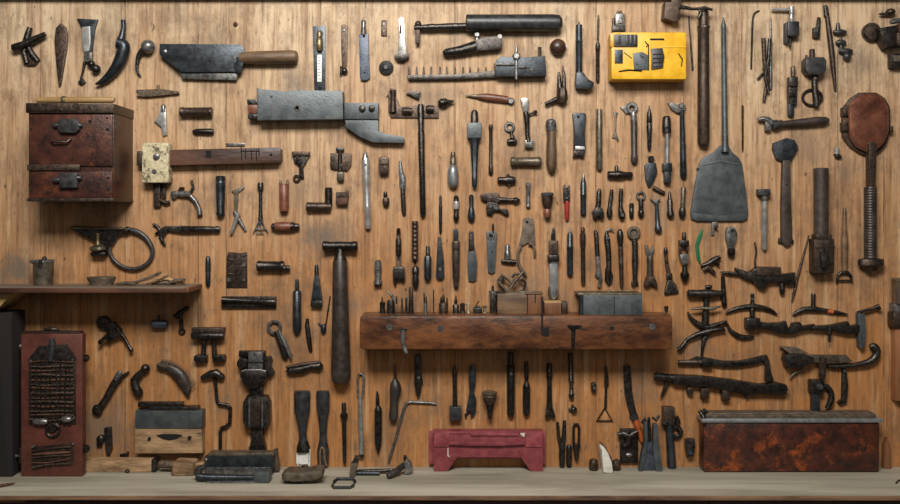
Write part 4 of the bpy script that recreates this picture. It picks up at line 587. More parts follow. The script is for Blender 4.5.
t('paintbrush', 'black-handled paintbrush with a brown looped tip, beside the whitish-bristled one', 'paintbrush', [p('handle', 'black', s([(322.8, 391, 6), (322.8, 394, 6.8), (323, 410, 6.4), (323, 420, 4.6), (323, 434, 3.2), (323, 441, 4), (323, 450, 6), (323, 464, 5.6), (323, 467, 4)], c=5, fl=.6)), p('loop', 'wood', s([(321, 466, .9), (320.5, 452, .9), (322.5, 446.5, .9), (324.5, 450, .9), (325, 458, .9), (327, 465, .9)], c=9, sm=True))])
bit('square_rod', 'straight black rod with a collar, between the paintbrushes and the silver loop tool', 'rod', 343.8, 402.5, 464, [(0, 1.6), (.02, 2.2), (.17, 2.2), (.18, 3.8), (.24, 3.8), (.26, 2.4), (.96, 1.8), (1, 1)], 'iron', x2=344.6)
t('silver_loop_tool', 'slim silver tube with an open loop top, above the bench', 'tool', [p('loop', 'steel', s([(358, 396, 1.2), (357.6, 378, 1.2), (359, 374, 1.2), (362.5, 374, 1.2), (364, 378, 1.2), (363.2, 390, 1.2), (361.5, 398, 1.3)], c=2.8)), p('tube', 'bright', v(360, [(396, 1.8), (400, 2.4), (452, 2.6), (456, 2.4), (457.5, 1.6)], x2=361.5, c=2.8)), p('band', 'iron', v(361.3, [(454, 2.7), (457, 2.6)], c=2.8))])
t('plumb_bob', 'dark spindle-shaped plumb bob with a pointed foot, right of the silver loop tool', 'plumb bob', [p('top', 'iron', s([(377, 391, .6), (377.5, 396, 1.6), (377.5, 403, 1.9), (378, 408, 1.6)], c=4)), p('body', 'iron', v(378.2, [(406, 2), (409, 3.6), (412, 4), (413, 3.4), (416, 3.8), (440, 3.6), (446, 3), (451, 1.4), (454, .4)], c=4))])
t('awl', 'black awl with a fat curved grip and a fine spike upward, under the rack end', 'awl', [p('spike', 'iron', v(395, [(364, .4), (370, 1), (382, 1.4)], c=4.6)), p('grip', 'black_wood', s([(395, 379, 2), (395.4, 384, 5.2), (395.6, 390, 6), (394.5, 398, 4.4), (393.8, 408, 4), (393.6, 415, 4.6), (393.4, 419, 4), (393.2, 420.5, 2)], c=5))])
t('belt_hook', 'short black belt hook hanging just under the rack', 'hook', [p('plate', 'iron', e([(414.5, 355), (421.5, 355), (421.8, 374), (423, 384), (414, 384), (414.5, 374)], 0, 4, .8)), p('tip', 'iron', v(418.3, [(382, 3.8), (386, 3.4), (393, 2.6), (396, 1.6)], c=4)), p('stud', 'steel', r(418.5, 378, [(4, 2), (5.2, 1.4)]))])
t('hex_key', 'long thin L-shaped hex key leaning down to the bench', 'key', [p('key', 'steel', s([(436.5, 404, 1), (430, 403, 1.4), (410, 402, 1.5), (406.5, 403.5, 1.6), (403.5, 410, 1.5), (396, 438, 1.5), (389, 461, 1.4), (388, 463, .9)]))])
zz = stand(BENCH, 60)
onl(BENCH, 'open_buckle', 'flat open black iron buckle lying on the bench', 'buckle', 60, [p('frame', 'black', s([(335, zz-8.6, 1.5, 46), (334, zz-1.6, 1.5, 74), (353, zz-1.6, 1.5, 74), (354, zz-8.6, 1.5, 46), (347, zz-8.8, 1.5, 44), (338, zz-8.8, 1.5, 44)], loop=True, n=8))]) if False else onl(BENCH, 'open_buckle', 'flat open black iron buckle lying on the bench', 'buckle', 60, [p('buckle', 'black', s([(336, zz-1.6, 1.6, 48), (333.8, zz-1.6, 1.6, 56), (333.8, zz-1.6, 1.6, 70), (336, zz-1.6, 1.6, 76), (352, zz-1.6, 1.6, 76), (354.4, zz-1.6, 1.6, 70), (354.4, zz-1.6, 1.6, 56), (352, zz-1.6, 1.6, 48)], loop=True, n=8))])
zz = stand(BENCH, 32)
onl(BENCH, 'wooden_wedge', 'small pale wooden wedge with a dark cap, on the bench beside the buckle', 'wedge', 32, [p('wedge', 'leather', e([(351, zz-13), (357, zz-17), (359, zz-16), (355.5, zz-1), (354, zz), (350, zz-.6)], 26, 38, 1)), p('cap', 'iron', e([(353, zz-15), (354.5, zz-19), (359.5, zz-18.5), (359, zz-15)], 25, 39, .8))])
zz = stand(BENCH, 26)
onl(BENCH, 'cold_chisel', 'flat dark chisel lying along the bench behind the small round-headed hammer', 'chisel', 26, [p('blade', 'iron', s([(357, zz-2.2, 1.6), (360, zz-2.4, 2.3), (376, zz-3, 2.3), (396, zz-4.2, 1.6), (398, zz-4.3, 1)], c=26)), p('body', 'blued', s([(357, zz-2.2, 2), (366, zz-2.2, 2.2), (380, zz-2, 2)], c=31))])
zz = stand(BENCH, 30)
onl(BENCH, 'small_hammer', 'small hammer with a thick dark grip and grey head, lying aslant on the bench', 'hammer', 30, [p('grip', 'black_wood', s([(388.5, zz-3.2, 2.6, 44), (390, zz-3.4, 3.2, 43), (398, zz-6, 3.4, 34), (404, zz-9.6, 2.8, 26)])), p('head', 'steel', e([(404, zz-12), (406, zz-16), (411, zz-11), (412.5, zz-5), (410, zz), (404, zz-1)], 18, 30, 1.6)), p('claw', 'iron', s([(404.5, zz-18.4, 1.4), (405, zz-14, 2.2), (408, zz-11, 2.4)], c=24))])
F = dep(471.6, BENCH); zz = stand(BENCH, F)
onl(BENCH, 'red_stool', 'low crimson painted wooden step stool with cut-out feet, on the bench', 'stool', F, [
    p('front_board', 'red_paint', e([(433.5, 432), (543, 432), (543, zz), (530.5, zz), (521, 457.6), (457, 457.6), (447.5, zz), (433.8, zz)], F-4, F, .7)),
    p('top_board', 'red_paint', b(433, 431.5, 543.5, 434, F-13, F+.6, .7)), p('back_board', 'red_paint', e([(428.5, 434), (547, 434), (547, zz-4.2), (535, zz-4.2), (526, 459), (450, 459), (441, zz-4.2), (428.5, zz-4.2)], F-15, F-12, .7)),
    p('ledge', 'red_paint', e([(449, 441), (524.5, 441), (524.5, 444), (500, 445.2), (470, 445), (449, 444)], F-.5, F+3.6, .8)), p('upper_ledge', 'red_paint', b(470, 433, 519, 435.6, F-.5, F+1.4, .6)), *ps('post', 'red_paint', b(434, 432.5, 449.5, 447, F-.5, F+1.2, .6), b(525.5, 432.5, 542.5, 447, F-.5, F+1.2, .6)),
    p('brace', 'red_paint', b(458, 457.2, 521, 459.4, F-10, F-2, .5)), *ps('chip', 'pale_paint', e([(520, 433), (525, 432.6), (524, 437), (521, 435)], F-.3, F+1.7, .1), e([(448, 455), (450, 456), (449, 457.5)], F-.3, F+.3, 0), b(447.5, 444, 448.5, 456, F-.3, F+.2, 0))])
# under the rack
bit('flat_driver', 'black shaft ending in a square block foot, under the rack', 'driver', 454.6, 366, 402, [(0, .6), (.06, 1.4), (.2, 2.6), (.3, 2.2), (1, 2.2)], 'iron', x2=455, extra=[p('foot', 'black', b(449.5, 406, 461.5, 420, 0, 8, 1.2)), p('neck', 'iron', v(455, [(400, 2.2), (407, 2.6)], c=3))])
t('scraper_hook', 'grey-black flat scraper with a notched hooked foot, left of the bell-shaped cup', 'scraper', [p('blade', 'blued', e([(470, 366), (474.5, 364), (476, 374), (475.5, 386), (474, 392), (476.5, 400), (476, 411), (474, 416), (470.5, 417), (471, 412), (466, 410), (468, 401), (469.5, 392), (468.5, 378)], 0, 4, 1)), *ps('hole', 'black', r(472.3, 396, [(3.8, 1.2), (4.5, 1)]), r(472.5, 412.5, [(3.8, 1.4), (4.5, 1.2)])), p('foot_hook', 'iron', s([(469, 412, 1.2), (465.5, 415, 1.2), (466, 418, .9)], c=2))])
t('funnel_cup', 'ridged bronze bell-shaped cup under the rack', 'cup', [p('rim', 'bronze', v(489.5, [(391.5, 7), (392.2, 8), (394, 7.6), (394.6, 6.6), (397, 6.6)], c=8, n=18)), p('cup', 'brown_iron', v(489.7, [(396.5, 6.8), (398, 6.2), (399, 6.4), (402, 5.6), (404, 4.6)], c=8, n=18)), p('spout', 'iron', v(490, [(403.5, 3.8), (408, 3.8), (409, 3), (415, 2.6), (418.5, 1.8)], c=8))])
bit('thick_chisel', 'thick round black chisel with a studded neck, right of the bell-shaped cup', 'chisel', 510.8, 352, 416.5, [(0, 2.6), (.2, 3), (.21, 3.8), (.36, 3.8), (.38, 4), (.96, 3.8), (1, 2.6)], 'iron', extra=[p('stud', 'steel', r(511, 373.5, [(7, 1.8), (8.4, 1.3)]))])
bit('stepped_driver', 'black stepped driver bellied below its slim neck, middle of the row under the rack', 'driver', 526.5, 361, 415, [(0, 1.4), (.1, 2), (.3, 2.2), (.36, 1.6), (.44, 3.2), (.5, 4), (.52, 3.6), (.7, 3.8), (.96, 3.6), (1, 2.4)], 'iron')
t('claw_bar', 'black bar with a small claw foot, under the rack right of the stepped driver', 'bar', [p('bar', 'iron', v(549.5, [(363, 2), (364, 2.6), (374, 2.8), (376, 3.2), (380, 2.4), (400, 2.6), (410, 3.4)])), p('claw', 'iron', e([(546, 409), (553.5, 409), (555.5, 417), (553, 418), (551, 415), (548, 418.5), (545, 417)], 0, 6, 1))])
t('hanging_rod', 'slim black rod with a beaded end hanging just under the iron hook plate', 'rod', [p('rod', 'iron', v(570.5, [(353, 2.4), (379, 2.4), (380, 3), (381, 2), (393, 2), (394, 2.8), (398, 2.6), (399, 1.4)], x2=571.5))])
t('tiny_nut', 'tiny dark faceted nut alone on the boards left of the triangle stirrup', 'nut', [p('nut', 'iron', e([(591, 383.5), (594, 382), (596.5, 384), (596.3, 390.5), (593.5, 392.5), (591, 390)], 0, 6, 1.4)), p('stud', 'steel', r(594, 388, [(6, 1.6), (7, 1)]))])
t('ball_stud', 'tiny black ball stud between the claw-footed bar and the triangle stirrup', 'stud', [p('ball', 'iron', k(573.5, 409.5, 3.4)), p('neck', 'iron', v(572.5, [(404.5, 1), (407, 1.4)], c=3)), p('arm', 'iron', h(409.5, [(568.5, 1), (571, 1.8), (577, 1.4)], c=3))])
t('triangle_stirrup', 'thin iron stirrup ending in an open triangle', 'stirrup', [p('stem', 'iron', s([(606, 366, .8), (606.5, 373, 1.8), (606.5, 384, 2.4), (606, 388, 1.4), (605.5, 408, 1.4)], c=3)), p('triangle', 'iron', s([(605, 408, 1.2), (597, 421, 1.1), (612.5, 421, 1.1)], c=2, loop=True, n=8))])
t('pruning_saw', 'long curved black blade tool with an orange handle end, above the blue-black tongs', 'saw', [p('blade', 'iron', s([(627, 366, 3.4), (627.5, 375, 4), (628.5, 392, 4.2), (631, 406, 4), (634.5, 417, 3.8)], fl=.45, n=8)), p('handle', 'orange_rust', s([(634.5, 416, 3), (637, 424, 3.2), (640, 434, 2.8), (642.5, 442, 2)], c=3, fl=.8)), p('collar', 'black', s([(633, 414.5, 4.2), (635.5, 419.5, 4)], c=3, fl=.7))])
t('lock_plate', 'dark iron lock plate with a butterfly lever on top', 'lock', [p('plate', 'iron', b(620.5, 429, 638.5, 463.5, 0, 4, 1)), p('butterfly', 'iron', s([(617, 434, 1.8), (622, 433, 3.2), (629, 436, 3.6), (634, 433, 3), (638, 431, 2)], c=7), s([(627, 431, 3), (629, 442, 3.4), (624, 446, 2.4)], c=7), j=.6), p('keyhole', 'steel', h(455, [(626, 1.6), (628, 2.4), (632, 1.6)], c=5))])
zz = stand(BENCH, 16)
onl(BENCH, 'tong_pair', 'blue-black splayed tongs standing on the bench with two flared legs', 'tongs', 16, [*ps('leg', 'grey', e([(644, 422), (647.5, 421), (647.8, 440), (646, 456), (642, zz), (639, zz), (641, 456), (644.5, 440)], 10, 17, 1), e([(653.5, 424), (657.5, 424), (658.5, 440), (661, 456), (662.5, zz), (655.8, zz), (653, 450)], 10, 17, 1)), p('plate', 'blue_metal', e([(647.5, 441), (652.5, 441), (654, 455), (655.8, zz-.2), (641.8, zz-.2), (645.5, 457)], 9, 14, .7)), p('rod', 'iron', v(649.5, [(418, 1.2), (421, 1.6), (442, 2.2)], c=13)), *ps('tip', 'iron', s([(642, 424, 1.4), (645.5, 419, 1.8), (646, 425, 1.8)], c=13), s([(653, 418, 1.4), (656.5, 421, 2), (660, 416, 1.2)], c=13))])
t('blue_chisel', 'blue-black mortise chisel with a square rusty top, right of the splayed tongs', 'chisel', [p('head', 'brown_iron', b(662.3, 406.5, 674, 423.5, 0, 10, 1)), p('handle', 'blued', v(669, [(423, 3.8), (440, 4), (456, 4.4), (466, 4.6), (470, 3.4), (471.6, 1.8)], x2=672.3, c=5)), p('rim', 'iron', b(661.7, 421, 673.6, 424, 0, 10.6, .6))])
t('eye_screw', 'dark ring eye with a lumpy shank, right of the square-topped chisel', 'eye screw', [p('ring', 'iron', o(675.5, 432, 5, 2.6, 4)), p('shank', 'iron', s([(677, 428, 2.4), (678, 421, 2.6), (676, 416, 2)], c=4), j=.8)])
t('wall_peg', 'small black fist-shaped peg left of the rust-red tin chest', 'peg', [p('peg', 'iron', e([(685.5, 440), (689, 438.5), (694.5, 439), (695, 447), (692.5, 456), (687, 457), (685.5, 448)], 0, 8, 1.8)), p('stud', 'blue_metal', r(689.5, 452, [(8, 2.4), (9.4, 1.8)]))]).name = 'iron_peg'
t('slim_pliers', 'pair of slim dark jaws over ribbed grips, standing just right of the crimson stool', 'pliers', [*ps('jaw', 'iron', s([(557.5, 422, 1.4), (558.5, 436, 1.8), (561, 446, 2.2)], c=4), s([(564.5, 420.5, 1.6), (564, 436, 2.4), (562.5, 446, 2.4)], c=4)), *ps('grip', 'iron', v(562, [(443, 2.6), (446, 3.4), (450, 2.8), (453, 3.2), (466, 2.6), (467.5, 1.6)], c=4), v(569, [(445, 2), (448, 3.2), (452, 2.6), (455, 3), (466, 2.6), (467.3, 1.6)], c=4))])
t('slot_shackle', 'slim dark slotted shackle, right of the ribbed-grip jaws', 'shackle', [p('loop', 'iron', s([(573.8, 445, 1.3), (573.6, 428, 1.3), (575, 424, 1.3), (577.5, 424, 1.3), (579.3, 428, 1.3), (579, 445, 1.3)], c=3)), p('body', 'iron', v(576.5, [(444, 3.8), (447, 4), (450, 2.6), (457, 2.4), (461, 1.2)], c=4))])
zz = stand(BENCH, 16)
onl(BENCH, 'white_stone', 'chalky white upright wedge of stone on the bench', 'stone', 16, [p('stone', 'stone', e([(600.5, 447), (603, 445.5), (607, 451), (611, 460), (611.8, 470), (611, zz), (602.4, zz), (601.6, zz-10), (600.2, 456)], 8, 24, 2.4), j=1), p('back_edge', 'bronze', e([(601.5, 443.5), (606, 447.5), (612.5, 459), (613.4, 470), (610, 470), (604, 450)], 4, 16, 1), j=.5)])
onl(BENCH, 'round_pebble', 'dark rounded pebble on the bench touching the white stone on its stool side', 'pebble', 12, [p('pebble', 'brown_iron', s([(593.8, stand(BENCH, 12), 2.4), (593.5, 470, 4), (593.5, 464.5, 4.8), (593.6, 460, 4), (594, 458.4, 1.6)], c=12), j=.8)])
onl(BENCH, 'round_pebble', 'dark rounded pebble on the bench between the white stone and the lock plate', 'pebble', 12, [p('pebble', 'brown_iron', s([(617, stand(BENCH, 12), 2.4), (616.8, 470, 4), (616.5, 464.5, 4.6), (616, 461, 3.6), (615.6, 459.4, 1.6)], c=12), j=.8)])
# rusty tin chest
F = dep(472.6, BENCH); zz = stand(BENCH, F)
onl(BENCH, 'tin_chest', 'long rust-red and black tin chest with a brownish grey lid, on the bench', 'chest', F, [
    p('body', 'tin_rust', b(703.2, 421, 880.5, zz, .6, F, 4.5)), p('lid', 'leather', b(706, 413.6, 877, 419, .6, F-1, 2.2)), p('lid_rim', 'dull_silver', b(701.5, 418.4, 882.6, 422.4, .6, F+2, 1.4)), p('rust_edge', 'leather', h(414.6, [(708, .8), (740, 1.3), (800, 1.2), (876, .9)], c=F-2), j=.6),
    p('base_trim', 'iron', b(705, zz-1.4, 879, zz, .8, F-1, .4)), p('corner_hinge', 'iron', s([(701, 412, 2, F-6), (704, 417, 2.6, F-2), (705, 425, 1.6, F+.6)]), s([(706, 411, 1.8, F-8), (708, 415, 2, F-3)]), j=.6)])
onl(BENCH, 'leaning_slat', 'narrow brown wooden slat leaning behind the end of the rust-red tin chest', 'slat', 6, [p('slat', 'frame_wood', e([(884, 444), (887, 437), (889.5, 446), (890.5, stand(BENCH, 6)), (883, stand(BENCH, 6))], 2, 8, .8))])
onl(BENCH, 'twig', 'small curved twig on the bench at its far end past the tin chest', 'twig', 50, [p('twig', 'iron', s([(891, stand(BENCH, 50)-.8, .7, 60), (897, stand(BENCH, 50)-.9, .8, 52), (905, stand(BENCH, 50)-.9, .8, 46)])), ])
onl(BENCH, 'rusty_spike', 'rust-brown spike lying on the bench in front of the black post', 'spike', 72, [p('spike', 'rust', s([(-6, stand(BENCH, 72)-1.6, 1.5, 76), (4, stand(BENCH, 72)-1.7, 1.6, 68), (10, stand(BENCH, 72)-1.8, .5, 62)]))])
# ------------------------------------------------------------------ forged tools, lower right
t('tee_auger', 'dark T-handled auger with a crossbar and a curved claw pair below', 'auger', [
    p('handle', 'iron', h(293.5, [(687, 2.6), (688.5, 4), (699, 3.8), (707, 4.6), (716, 3.4), (721, 3), (722, 2)], c=7)), p('nub', 'iron', h(286.8, [(705.5, 1.6), (706.5, 2), (711, 2), (712, 1.4)], c=6)), p('stem', 'iron', s([(707, 294, 3.4), (706.5, 305, 2.8), (706, 312, 3.4), (705.5, 325, 3.8)], c=5)), p('crossbar', 'bronze', s([(690, 309, 1), (700, 308, 1.8), (712, 308.5, 1.8), (720, 306, 1)], c=9)),
    p('claw', 'iron', s([(688, 312, .8), (692, 319, 2), (700, 325, 2.8), (708, 327.5, 3), (717, 325, 2.4), (726, 321.5, 1.4)], c=5, sm=True)), p('stub', 'iron', s([(726, 321, 2), (727, 325, 1)], c=4))])
t('bent_lever', 'dark knee-bent lever with a split end, directly beneath the claw of the T-handled auger', 'lever', [p('arm', 'iron', s([(678, 349.5, 2.2), (680.5, 348, 2.4), (687.5, 339, 1.8), (696, 334.5, 2.4), (707, 331.5, 3), (716, 329.5, 2.8), (723, 328.5, 2.4), (724.5, 331, 1.4)], c=5.6)), p('stem', 'iron', s([(709, 333, 2), (704.5, 339, 2.4), (703, 348, 1.8), (702, 357, 1.2)], c=3))])
t('straight_file', 'thin upright dark file just right of the T-handled auger', 'file', [p('file', 'iron', v(722.8, [(276, 1), (277, 2), (290, 2.4), (300, 2.6), (305, 2.8), (307, 1.6)], x2=724.4))])
t('forged_scraper', 'long lumpy forged tool with a slim spike, high in the lower right group', 'scraper', [p('spike', 'iron', h(272.3, [(720.5, .6), (724, 1.4), (740, 2)], c=5, y2=274)), p('body', 'iron', e([(735, 270), (736, 267.5), (740, 269), (749, 272), (755, 268), (757, 266.5), (780, 266.8), (781, 274), (795, 272.5), (794.5, 284), (787, 284), (781, 282), (768, 282.5), (764, 289), (758, 288), (752, 281), (744, 278), (739, 275)], 1, 9, 1.6), j=.6), p('plate', 'brown_iron', e([(756, 267), (779.5, 267), (780, 275.5), (754, 275)], 8, 11, .7)), p('knob', 'iron', v(782.5, [(283, 2.2), (287, 3), (292, 2.8), (294.5, 1.6)], c=5)), p('cord', 'iron', s([(755.5, 242, .7), (757, 252, .9), (755.5, 260, .7), (756, 268, 1)], c=4))])
t('pick_head', 'plain black bow-shaped pick head with a short shaft, beside the thin upright file', 'pick', [p('bow', 'iron', s([(726, 313.5, 1), (731, 310.5, 2), (742, 307.5, 2.4), (753, 306.5, 2.8), (764, 308, 2.4), (772, 311, 1.9), (777, 314.5, .9)], sm=True)), p('shaft', 'iron', v(752.3, [(293.5, 1.6), (295, 2), (298, 1.4), (303, 2.2), (316, 2.8)], c=3)), p('notch', 'steel', r(752, 299, [(4, 1.3), (5, 1)]))])
t('pick_head', 'bow-shaped pick head with a rust-orange band, above the long jointed bar', 'pick', [p('bow', 'iron', s([(792.5, 315, 1), (797, 312, 1.9), (804, 309.3, 2.6), (813, 309, 3), (825, 310.5, 2.2), (838, 312.5, 1.8), (847.5, 314.3, .8)])), p('shaft', 'iron', v(813.4, [(293.5, 2), (294.5, 2.4), (300, 2.1), (308, 2.5)], c=3)), p('rust_band', 'orange_rust', s([(827, 311, 2.1), (833, 311.9, 2.1)], c=3.2))])
t('claw_hook', 'small curved black claw hook under the first pick head', 'hook', [p('hook', 'iron', s([(727.5, 323.5, 1), (730, 330, 1.9), (736, 334.8, 2.6), (742, 337, 2.6), (749, 337.2, 2), (754, 336.4, 1)], sm=True))])
t('jointed_bar', 'long black jointed iron bar ending in an upright flat plate', 'bar', [
    p('block', 'iron', b(745, 317.5, 759, 328.5, 0, 11, 2)), p('link', 'iron', e([(758, 321), (768, 323), (780, 322.5), (786, 321), (788.5, 330), (790, 334), (780, 333), (766, 329), (758, 328)], 0, 8, 1.4)), p('link', 'iron', e([(788, 333), (793, 323), (800, 322), (803, 326), (815, 324), (814, 329), (802, 331), (793, 334)], 0, 7, 1.2)),
    p('bar', 'iron', e([(812, 326), (830, 325), (848, 321.5), (850, 326), (860, 324), (860, 333), (846, 333.5), (832, 330.5), (812, 330)], 0, 8, 1.2)), p('end_plate', 'grey', e([(857, 313), (864, 313.5), (865.5, 330), (864, 346), (861, 349.5), (858, 346), (857.5, 330)], 2, 8, 1)), p('top_rod', 'iron', s([(858, 313, 2), (864, 311, 1.5), (874, 308, 1.6), (878, 306.5, 2.8), (880, 309.5, 2)], c=5)), p('drop_pin', 'iron', v(828.5, [(326, 2.4), (334, 2.6), (335, 1.4), (342, 1)], c=8))])
t('bow_saw', 'bow saw with dark curved blade and round rod grip, above the pegged beam', 'saw', [p('blade', 'iron', e([(711, 358.5), (724, 361), (738, 361), (752, 358.5), (763, 355.5), (764, 362), (752, 365), (738, 367), (722, 367), (711, 365.5)], 1, 5, .8)), p('collar', 'iron', b(701, 358, 711.5, 366.5, 0, 9, 1.2)), p('grip', 'brown_iron', h(362, [(678, 1.6), (679, 2.2), (699, 2.6), (702, 2.6)], c=5)), p('frame', 'iron', e([(761, 356.5), (767, 355), (769, 360), (771, 372), (774, 380.5), (765.5, 380.5), (766, 366)], 0, 6, 1.1)), p('spur', 'iron', e([(690, 360), (698, 356.5), (706, 357.5), (704, 360)], 0, 4, .7))])
t('pegged_beam', 'long tilted black iron beam with three square pegs underneath', 'beam tool', [p('beam', 'iron', e([(672, 374.5), (700, 375.5), (730, 379), (760, 384), (776, 382), (786, 384.5), (787.5, 389), (785, 394), (765, 393), (745, 393.5), (710, 387), (672, 383.5)], 0, 9, 1.4)), p('head', 'iron', h(376, [(654, 3), (656, 4.4), (664, 3.8), (674, 4)], c=6, y2=378)), *ps('peg', 'brown_iron', b(687, 387, 693, 394.5, 1, 7, 1.5), b(700.5, 388, 708.5, 398, 1, 8, 1.2), b(721.5, 388.5, 729.5, 400, 1, 8, 1.2)), *ps('hole', 'black', r(709.5, 382, [(8.6, 1.2), (9.5, 1)]), r(719, 383, [(8.6, 1.2), (9.5, 1)]), r(732, 384, [(8.6, 1.2), (9.5, 1)])), p('barb', 'iron', s([(668, 381, 2.2), (665, 389, 2), (661, 398, .8)], c=4), ), p('tooth', 'iron', e([(743, 392), (750, 392), (747.5, 399)], 1, 6, .8))])
t('drawknife', 'dark forged plane-like tool with a hooked horn end, lower right', 'drawknife', [
    p('flap', 'leather', e([(779.5, 346), (797, 347.5), (809, 353.5), (790, 354)], 3, 7, .8)), p('body', 'iron', e([(784, 353.5), (800, 353), (812, 357), (812, 362), (800, 367), (785, 367), (783, 360)], 0, 12, 1.8), j=.5), p('blade', 'bronze', e([(800, 354.5), (846, 355), (852, 361.5), (846, 362), (826, 363.5), (804, 361)], 4, 9, .8)), p('horn', 'iron', s([(828, 366, 1.6), (840, 366.5, 2.2), (856, 365, 2.6), (868, 362.5, 3.2), (875, 358, 3.8), (877.5, 351, 3.8), (874.5, 346.5, 3.6), (870.5, 347, 2.2)], c=5, sm=True)), p('leg', 'brown_iron', v(821.5, [(357, 4), (364, 3.6), (372, 3.4), (376, 3.4), (378.5, 2)], c=8)), p('wire_hook', 'bronze', s([(805, 363, 1.2), (802, 370, 1.2), (796, 373, 1.2), (790, 378.5, .8)], c=4))])
t('swing_arm', 'straight black iron arm with a sharp elbow, below the horned forged tool', 'arm', [p('arm', 'iron', e([(842.5, 369), (846, 367.5), (848, 385), (846.5, 402), (840, 404.5), (837.5, 402.5), (842, 399)], 0, 5, 1)), p('pivot', 'steel', r(844.3, 371, [(5, 1.8), (6.4, 1.2)]))])
t('curb_hinge', 'black block with a screw eye and drooping hook, half hidden behind the tin chest lid', 'hinge', [p('block', 'iron', b(809.5, 379.5, 823, 392.5, 0, 11, 1.6)), p('eye', 'steel', r(818, 386, [(11, 3.4), (12.6, 2.6), (12.6, 1.4)])), p('leg', 'blued', b(812, 391, 819.5, 412, 0, 8, 1)), p('hook', 'iron', s([(823, 386, 2.2), (828, 387, 2.6), (832, 394, 2.8), (831, 402, 3), (827.5, 409, 2.4)], c=5, sm=True))])
t('iron_nub', 'tiny black iron nub low on the wall, above the weathered square stick', 'nub', [p('nub', 'iron', e([(120, 454), (126, 453.5), (127, 451.5), (129, 452), (128.5, 456), (120, 456.5)], 0, 3, .6))])
# ------------------------------------------------------------------ top left
t('iron_bracket', 'black iron cross bracket with knobbed arm, nearest the upper left corner', 'bracket', [
    p('crossbar', 'iron', s([(13, 48, 3.5), (17, 47.5, 4.4), (24, 45, 3.8), (34, 40, 3.4), (46, 34, 2.4)], c=7)),
    p('arm', 'iron', s([(29, 27, 2.6), (27, 34, 3.3), (24, 44, 3.4), (23, 52, 3), (26, 63, 3.2)], c=3.6), s([(27, 46, 2.6), (31, 54, 3.4), (37, 61, 3)], c=3.6)),
    p('wedge', 'brown_iron', e([(22, 55), (28, 52), (38, 60), (34, 65), (26, 65)], 0, 4, .8))])
t('flat_blade', 'flat dark teardrop blade with a hole, between the cross bracket and the hanging clamp', 'blade', [
    p('blade', 'brown_iron', e([(56, 28), (61, 23), (66, 27), (68, 36), (67, 50), (64, 68), (61, 86), (59, 87.5), (58, 80), (56, 60), (54.5, 40)], 0, 2.5, .8)),
    p('hole', 'black', r(59, 32.5, [(2.2, 1.6), (2.7, 1.4)]))])  # a plain flat blade with a hole
t('hanging_clamp', 'tapered iron clamp with a bright steel strap and a ball screw below', 'clamp', [
    p('plate', 'blued', e([(76, 18), (97, 19), (94, 29), (90, 60), (85, 60), (82, 30)], 0, 3, .6)),
    p('strap', 'bright', e([(82, 27), (90, 26), (90.5, 42), (89, 51), (84, 52), (82, 44)], 3, 5, .8), label='bright steel strap'),
    p('joint', 'steel', b(84, 52, 92, 62, 1, 6, 1.2)), p('ball', 'iron', k(96, 69, 4.6, 4.6), k(91, 64, 4)),
    p('hook', 'iron', s([(84, 62, 1.6), (82, 72, 1), (80, 79, 1)], c=3), e([(77, 82), (81, 77), (85, 82), (81, 85)], 1, 3.4, .5))])
t('curved_horn', 'blue-black horn-shaped hook with a pointed lower tip, near the hanging clamp', 'hook', [
    p('horn', 'blued', s([(118, 43, 6.2), (124, 46, 6), (122, 55, 6.3), (117, 66, 5.6), (109, 76, 4.2), (101, 82, 2.6), (95.5, 84, 1)], sm=True, n=14)),
    p('neck', 'blued', s([(123, 20, 2.6), (123.5, 27, 2.2), (122, 36, 3.4), (120, 43, 4.8)], c=6, n=12))])
t('ball_hook', 'thin curved hook hanging from a tarnished grey ball, left of the cleaver', 'hook', [
    p('ball', 'steel', k(148, 46.5, 7)),
    p('hook', 'iron', s([(143, 49, 3.8), (138, 55, 2.8), (136, 64, 1.8), (136.5, 71, 1.4), (140, 75.5, .8)], c=4, sm=True))])
t('cleaver', 'broad blue-black cleaver with a brown wooden handle', 'cleaver', [
    p('blade', 'blued', e([(160, 44), (240, 44.5), (244, 48), (245, 54), (242, 72), (181, 72.5), (160, 55)], 6, 9, .7)),
    p('cutting_edge', 'steel', e([(178, 71), (238, 71), (236, 80), (182, 78.5)], 2, 6, .8), label='grey lower edge plate'),
    p('handle', 'wood', h(58, [(240, 5), (246, 6.2), (262, 6.8), (290, 7), (296, 6.4), (297.5, 4.5)], c=7, y2=57, n=16)),
    p('tang', 'blued', e([(234, 66), (243, 52), (247, 54), (241, 73), (236, 73)], 4, 10.2, .6)),
    p('rivet', 'steel', r(165.5, 52, [(8.5, 2.6), (10, 2), (10.4, 1)])), p('hole', 'black', e([(236.5, 57.5), (241, 58), (240, 62), (237, 61.5)], 8.8, 9.3, 0))])
t('screw', 'small rusty screw head alone on bare boards above the cleaver', 'screw', [p('head', 'rust', r(235.5, 24, [(0, 2.3), (1.4, 2.3), (2.2, 1)]), s([(234.3, 24, .3), (236.7, 24, .3)], c=2.3))])
t('splintered_stick', 'ragged grey-brown splintered stick with a peg, left of and below the cleaver', 'stick', [
    p('stick', 'fibre', e([(136, 90), (160, 89), (178, 91.5), (179, 94), (150, 97), (137, 97), (139, 93)], 0, 5, 1), j=1.2), p('peg', 'wood', v(158, [(85, 1.4), (91, 1.8)]))])
t('wooden_rod', 'slim honey-coloured wooden rod with a pale ferrule, lying on the rust-brown drawer cabinet', 'rod', [
    p('rod', 'tan_wood', h(100, [(36, 1.8), (37, 2.8), (50, 3), (75, 3.2), (112, 3.2), (114.5, 2.2)], c=44, n=14)),
    p('ferrule', 'bronze', h(100, [(62, 3.6), (63, 4), (65, 4), (66, 3.6)], c=44))], wall=False, dm=44)
